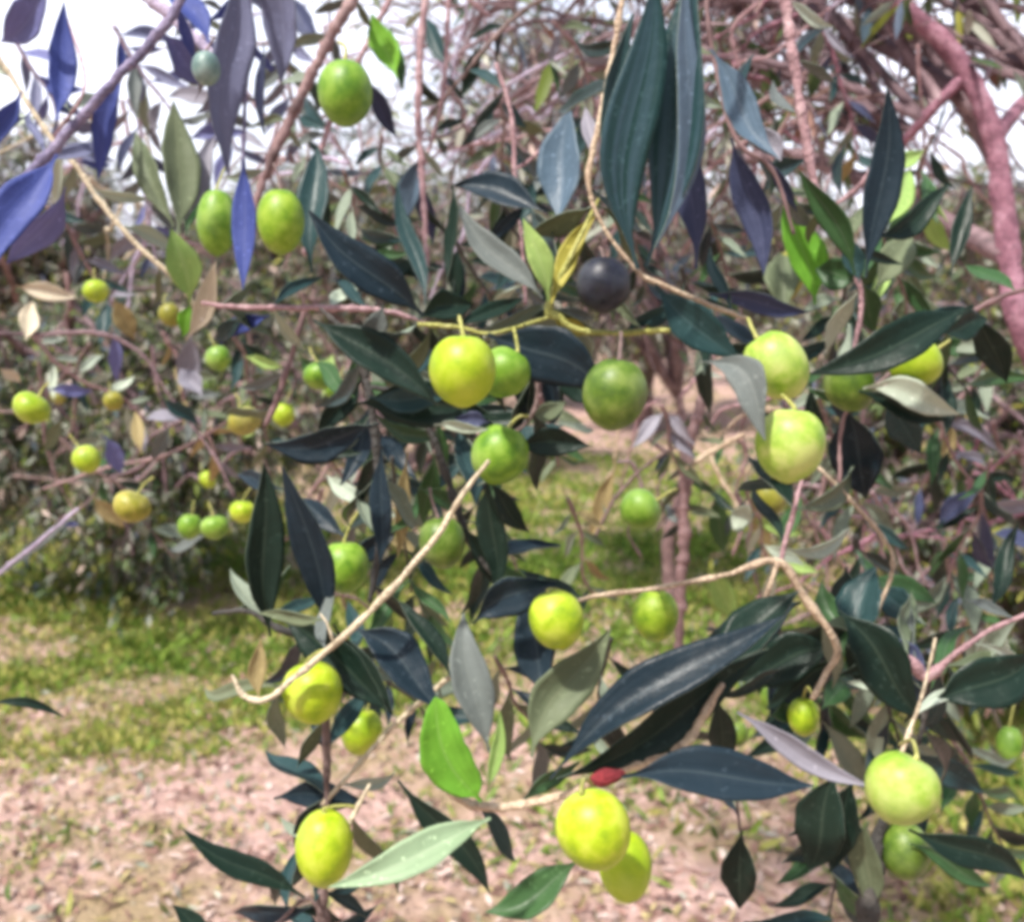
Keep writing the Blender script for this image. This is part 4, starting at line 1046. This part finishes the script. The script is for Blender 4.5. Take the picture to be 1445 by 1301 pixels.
for (x, y, rz, s, lab) in [(-4.4, 9.3, 1.1, 1.2, 'wide grey olive tree behind the bushy one with low skirts'),
                           (3.4, 8.2, 2.3, 1.0, 'grey olive tree seen past the twiggy brown one'),
                           (1.4, 10.2, 4.0, 1.0, FAR), (-2.4, 10.6, 2.6, 1.15, FAR), (3.0, 11.6, 5.6, 1.1, FAR), (.4, 12.5, .9, 1.1, FAR), (-2.6, 13, 5.2, 1.1, FAR), (6.2, 12, .4, 1.1, FAR), (-8, 14, 3.3, 1.2, FAR),
                           (4.0, 15, 3.0, 1.2, FAR), (-.2, 17, 2.0, 1.3, FAR), (-5.5, 19, 1.0, 1.3, FAR), (9, 19, 5.5, 1.3, FAR)]:
    copy_tree(back, (x, y, 0), rz, s, lab)

# ------------------------------------------------------------------ ground, grass, litter
def vnoise(x, y, f, seed):
    rg = np.random.default_rng(seed); g = rg.uniform(0, 1, (64, 64))
    x = x * f; y = y * f
    i = np.floor(x).astype(int); j = np.floor(y).astype(int); u = x - i; v = y - j
    u = u * u * (3 - 2 * u); v = v * v * (3 - 2 * v)
    a = lambda p, q: g[p % 64, q % 64]
    return (a(i, j) * (1 - u) + a(i + 1, j) * u) * (1 - v) + (a(i, j + 1) * (1 - u) + a(i + 1, j + 1) * u) * v

def height(x, y):
    return 0.06 * (vnoise(x, y, .8, 1) - .5) + 0.03 * (vnoise(x, y, 3.1, 2) - .5)

def build_ground():
    xs = np.concatenate([[-900, -300, -100, -40, -20], np.linspace(-12, 12, 161), [20, 40, 100, 300, 900]])
    ys = np.concatenate([[-60, -10, -3], np.linspace(0, 20, 161), [28, 45, 90, 250, 900]])
    X, Y = np.meshgrid(xs, ys)
    near = ((np.abs(X) < 12.1) & (Y < 20.1) & (Y > -.1))
    Z = np.where(near, height(X, Y), 0)
    V = np.stack([X, Y, Z], -1).reshape(-1, 3)
    nx, ny = len(xs), len(ys)
    idx = np.arange(nx * ny).reshape(ny, nx)
    f = np.stack([idx[:-1, :-1], idx[:-1, 1:], idx[1:, 1:], idx[1:, :-1]], -1).reshape(-1, 4)
    m, nt = new_mat('soil'); L = nt.links
    out = N(nt, 'ShaderNodeOutputMaterial'); pr = N(nt, 'ShaderNodeBsdfPrincipled', Roughness=0.95)
    pr.inputs['Specular IOR Level'].default_value = 0.15
    tc = N(nt, 'ShaderNodeTexCoord')
    a = noise(nt, 1.7, tc.outputs['Object'], 6, 0.65)
    b = noise(nt, 22, tc.outputs['Object'], 5, 0.7)
    c = noise(nt, 95, tc.outputs['Object'], 3, 0.7)
    col = ramp(nt, b, [(0.28, (0.30, 0.18, 0.15)), (0.46, (0.56, 0.37, 0.32)), (0.70, (0.74, 0.52, 0.47))])
    col = mixc(nt, ramp(nt, a, [(0.45, (0, 0, 0)), (0.6, (0.7, 0.7, 0.7))]), col, ramp(nt, c, [(0.3, (0.20, 0.15, 0.06)), (0.7, (0.42, 0.36, 0.16))]))
    col = mixc(nt, ramp(nt, c, [(0.55, (0, 0, 0)), (0.7, (0.6, 0.6, 0.6))]), col, (0.13, 0.075, 0.065))  # dark specks: shadows of the litter painted into the soil colour
    L.new(col, pr.inputs['Base Color'])
    bp = N(nt, 'ShaderNodeBump', Strength=1.0, Distance=0.05); L.new(b, bp.inputs['Height']); L.new(bp.outputs[0], pr.inputs['Normal'])
    L.new(pr.outputs[0], out.inputs[0])
    o = mesh_obj('ground', V, (f.ravel(), 4 * np.arange(len(f))), m)
    tag(o, 'pinkish dry soil of the olive grove', None, None, 'structure')

build_ground()

PATCH = [(GR(120, 900), (1.5, .9), 1.0), (GR(300, 1000), (.45, .28), 1.0), (GR(90, 1045), (.55, .25), .8), (GR(750, 760), (1.0, 1.0), .5), (GR(450, 830), (1.2, .7), .6),
         (GR(1400, 1090), (.45, .5), .9), (GR(1180, 900), (.9, .8), .6), (GR(750, 690), (3.0, 1.5), .5), (GR(980, 1000), (.6, .5), .5), (GR(1380, 1220), (.3, .2), .4), (GR(120, 1180), (.4, .08), .3), (GR(640, 1180), (.3, .1), .2), (GR(820, 780), (1.3, 1.2), 1.0), (GR(600, 900), (.6, .5), .5), (GR(60, 780), (2, 1.2), .8)]
def grass_density(x, y):
    g = np.zeros_like(x)
    for c, (sx, sy), a in PATCH: g = np.maximum(g, a * np.exp(-((x - c[0]) / sx) ** 2 - ((y - c[1]) / sy) ** 2))
    return g

def build_grass(n):
    rg = np.random.default_rng(5)
    y = 1.7 + 8 * rg.uniform(0, 1, n * 8) ** 1.5
    x = rg.uniform(-1, 1, n * 8) * (y * .58 + .2)
    dn = grass_density(x, y) * (0.15 + 1.35 * vnoise(x + 50, y + 50, 3.0, 9) * (.1 + 1.5 * vnoise(x + 20, y, 9, 8) ** 1.5))
    ok = rg.uniform(0, 1, len(x)) < dn * 1.0
    x, y = x[ok][:n], y[ok][:n]; k = len(x)
    pos = np.stack([x, y, height(x, y) - .004], -1)
    dr = rg.normal(0, .8, (k, 3)); dr[:, 2] = 1.0 * rg.uniform(.3, 1.1, k)
    nr = rg.normal(0, 1, (k, 3)); nr[:, 2] *= .3
    ln = rg.uniform(.02, .075, k) * (.5 + 1.0 * vnoise(x, y, 2, 4))
    mi = (rg.uniform(0, 1, k) < np.clip(.15 + .9 * (vnoise(x + 9, y + 3, 1.3, 6) - .3), .05, .85)).astype(int)
    V, fc, mif, rn = leaf_cloud(pos, dr, nr, ln, ln * rg.uniform(.14, .34, k), rg.uniform(0, 1, k), mi)
    o = mesh_obj('grass', V, fc, [BG['fresh'], BG['gold']], mif, rnd=rn)
    tag(o, 'short patchy green grass on the pink soil', 'grass', None, 'stuff')

def build_litter(n):
    rg = np.random.default_rng(6)
    y = 1.6 + 7.5 * rg.uniform(0, 1, n) ** 1.6
    x = rg.uniform(-1, 1, n) * (y * .58 + .2)
    pos = np.stack([x, y, height(x, y) + .004 + rg.uniform(0, .006, n)], -1)
    dr = rg.normal(0, 1, (n, 3)); dr[:, 2] *= .22
    nr = rg.normal(0, .35, (n, 3)); nr[:, 2] += 1
    ln = rg.uniform(.012, .055, n)
    mi = rg.choice(4, n, p=[.46, .20, .28, .06])
    V, fc, mif, rn = leaf_cloud(pos, dr, nr, ln, ln * rg.uniform(.18, .42, n), rg.uniform(0, 1, n), mi)
    o = mesh_obj('leaf_litter', V, fc, [BG['brown'], BG['pale'], BG['straw'], BG['under']], mif, rnd=rn)
    tag(o, 'dry brown and pale fallen leaves scattered over the soil', 'leaf litter', None, 'stuff')

build_grass(95000)
build_litter(26000)

# ------------------------------------------------------------------ light
SUN_EL, SUN_AZ = R(60), R(-140)       # azimuth measured from +Y towards +X: behind the camera, from the left
w = bpy.data.worlds.new('World'); SC.world = w; w.use_nodes = True
nt = w.node_tree; nt.nodes.clear()
sky = nt.nodes.new('ShaderNodeTexSky'); sky.sky_type = 'NISHITA'; sky.sun_disc = False
sky.sun_elevation = SUN_EL; sky.sun_rotation = SUN_AZ
sky.air_density = 1.2; sky.dust_density = 3.5; sky.ozone_density = 1.0
bgn = nt.nodes.new('ShaderNodeBackground'); bgn.inputs[1].default_value = 0.15
wo = nt.nodes.new('ShaderNodeOutputWorld')
tc = nt.nodes.new('ShaderNodeTexCoord'); sx = nt.nodes.new('ShaderNodeSeparateXYZ'); nt.links.new(tc.outputs['Generated'], sx.inputs[0])
cl = noise(nt, 2.2, tc.outputs['Generated'], 6, 0.6)
thin = ramp(nt, sx.outputs[2], [(0.0, (1, 1, 1)), (0.35, (0.9, 0.9, 0.9)), (0.85, (0.15, 0.15, 0.15))])
cov = ramp(nt, cl, [(0.35, (0.55, 0.55, 0.55)), (0.6, (1, 1, 1))])
fac = mixc(nt, 1.0, thin, cov, 'MULTIPLY')
fb = N(nt, 'ShaderNodeMapRange'); nt.links.new(sx.outputs[1], fb.inputs[0]); fb.inputs[1].default_value = -0.5; fb.inputs[2].default_value = 0.6
cloudc = mixc(nt, fb.outputs[0], (1.7, 1.85, 2.2), (7.4, 7.5, 8.6))
skyc = mixc(nt, fac, sky.outputs[0], cloudc)     # thin bright cloud over the blue, its unseen rear dimmed for leaf contrast
nt.links.new(skyc, bgn.inputs[0]); nt.links.new(bgn.outputs[0], wo.inputs[0])
sl = bpy.data.lights.new('sun', 'SUN'); sl.energy = 4.5; sl.angle = R(3); sl.color = (1.0, 0.95, 0.88)
so = bpy.data.objects.new('sun', sl); COL.objects.link(so)
sv = Vector((math.sin(SUN_AZ) * math.cos(SUN_EL), math.cos(SUN_AZ) * math.cos(SUN_EL), math.sin(SUN_EL)))
so.rotation_euler = (-sv).to_track_quat('-Z', 'Y').to_euler()

SC.view_settings.view_transform = 'Standard'; SC.view_settings.look = 'None'
SC.view_settings.exposure = 0.56; SC.view_settings.gamma = 1.0
SC.render.engine = 'CYCLES'
SC.cycles.use_denoising = True
SC.cycles.max_bounces = 6; SC.cycles.diffuse_bounces = 3; SC.cycles.glossy_bounces = 2; SC.cycles.transmission_bounces = 3; SC.cycles.transparent_max_bounces = 4
SC.cycles.pixel_filter_type = 'BLACKMAN_HARRIS'; SC.cycles.filter_width = 4.6
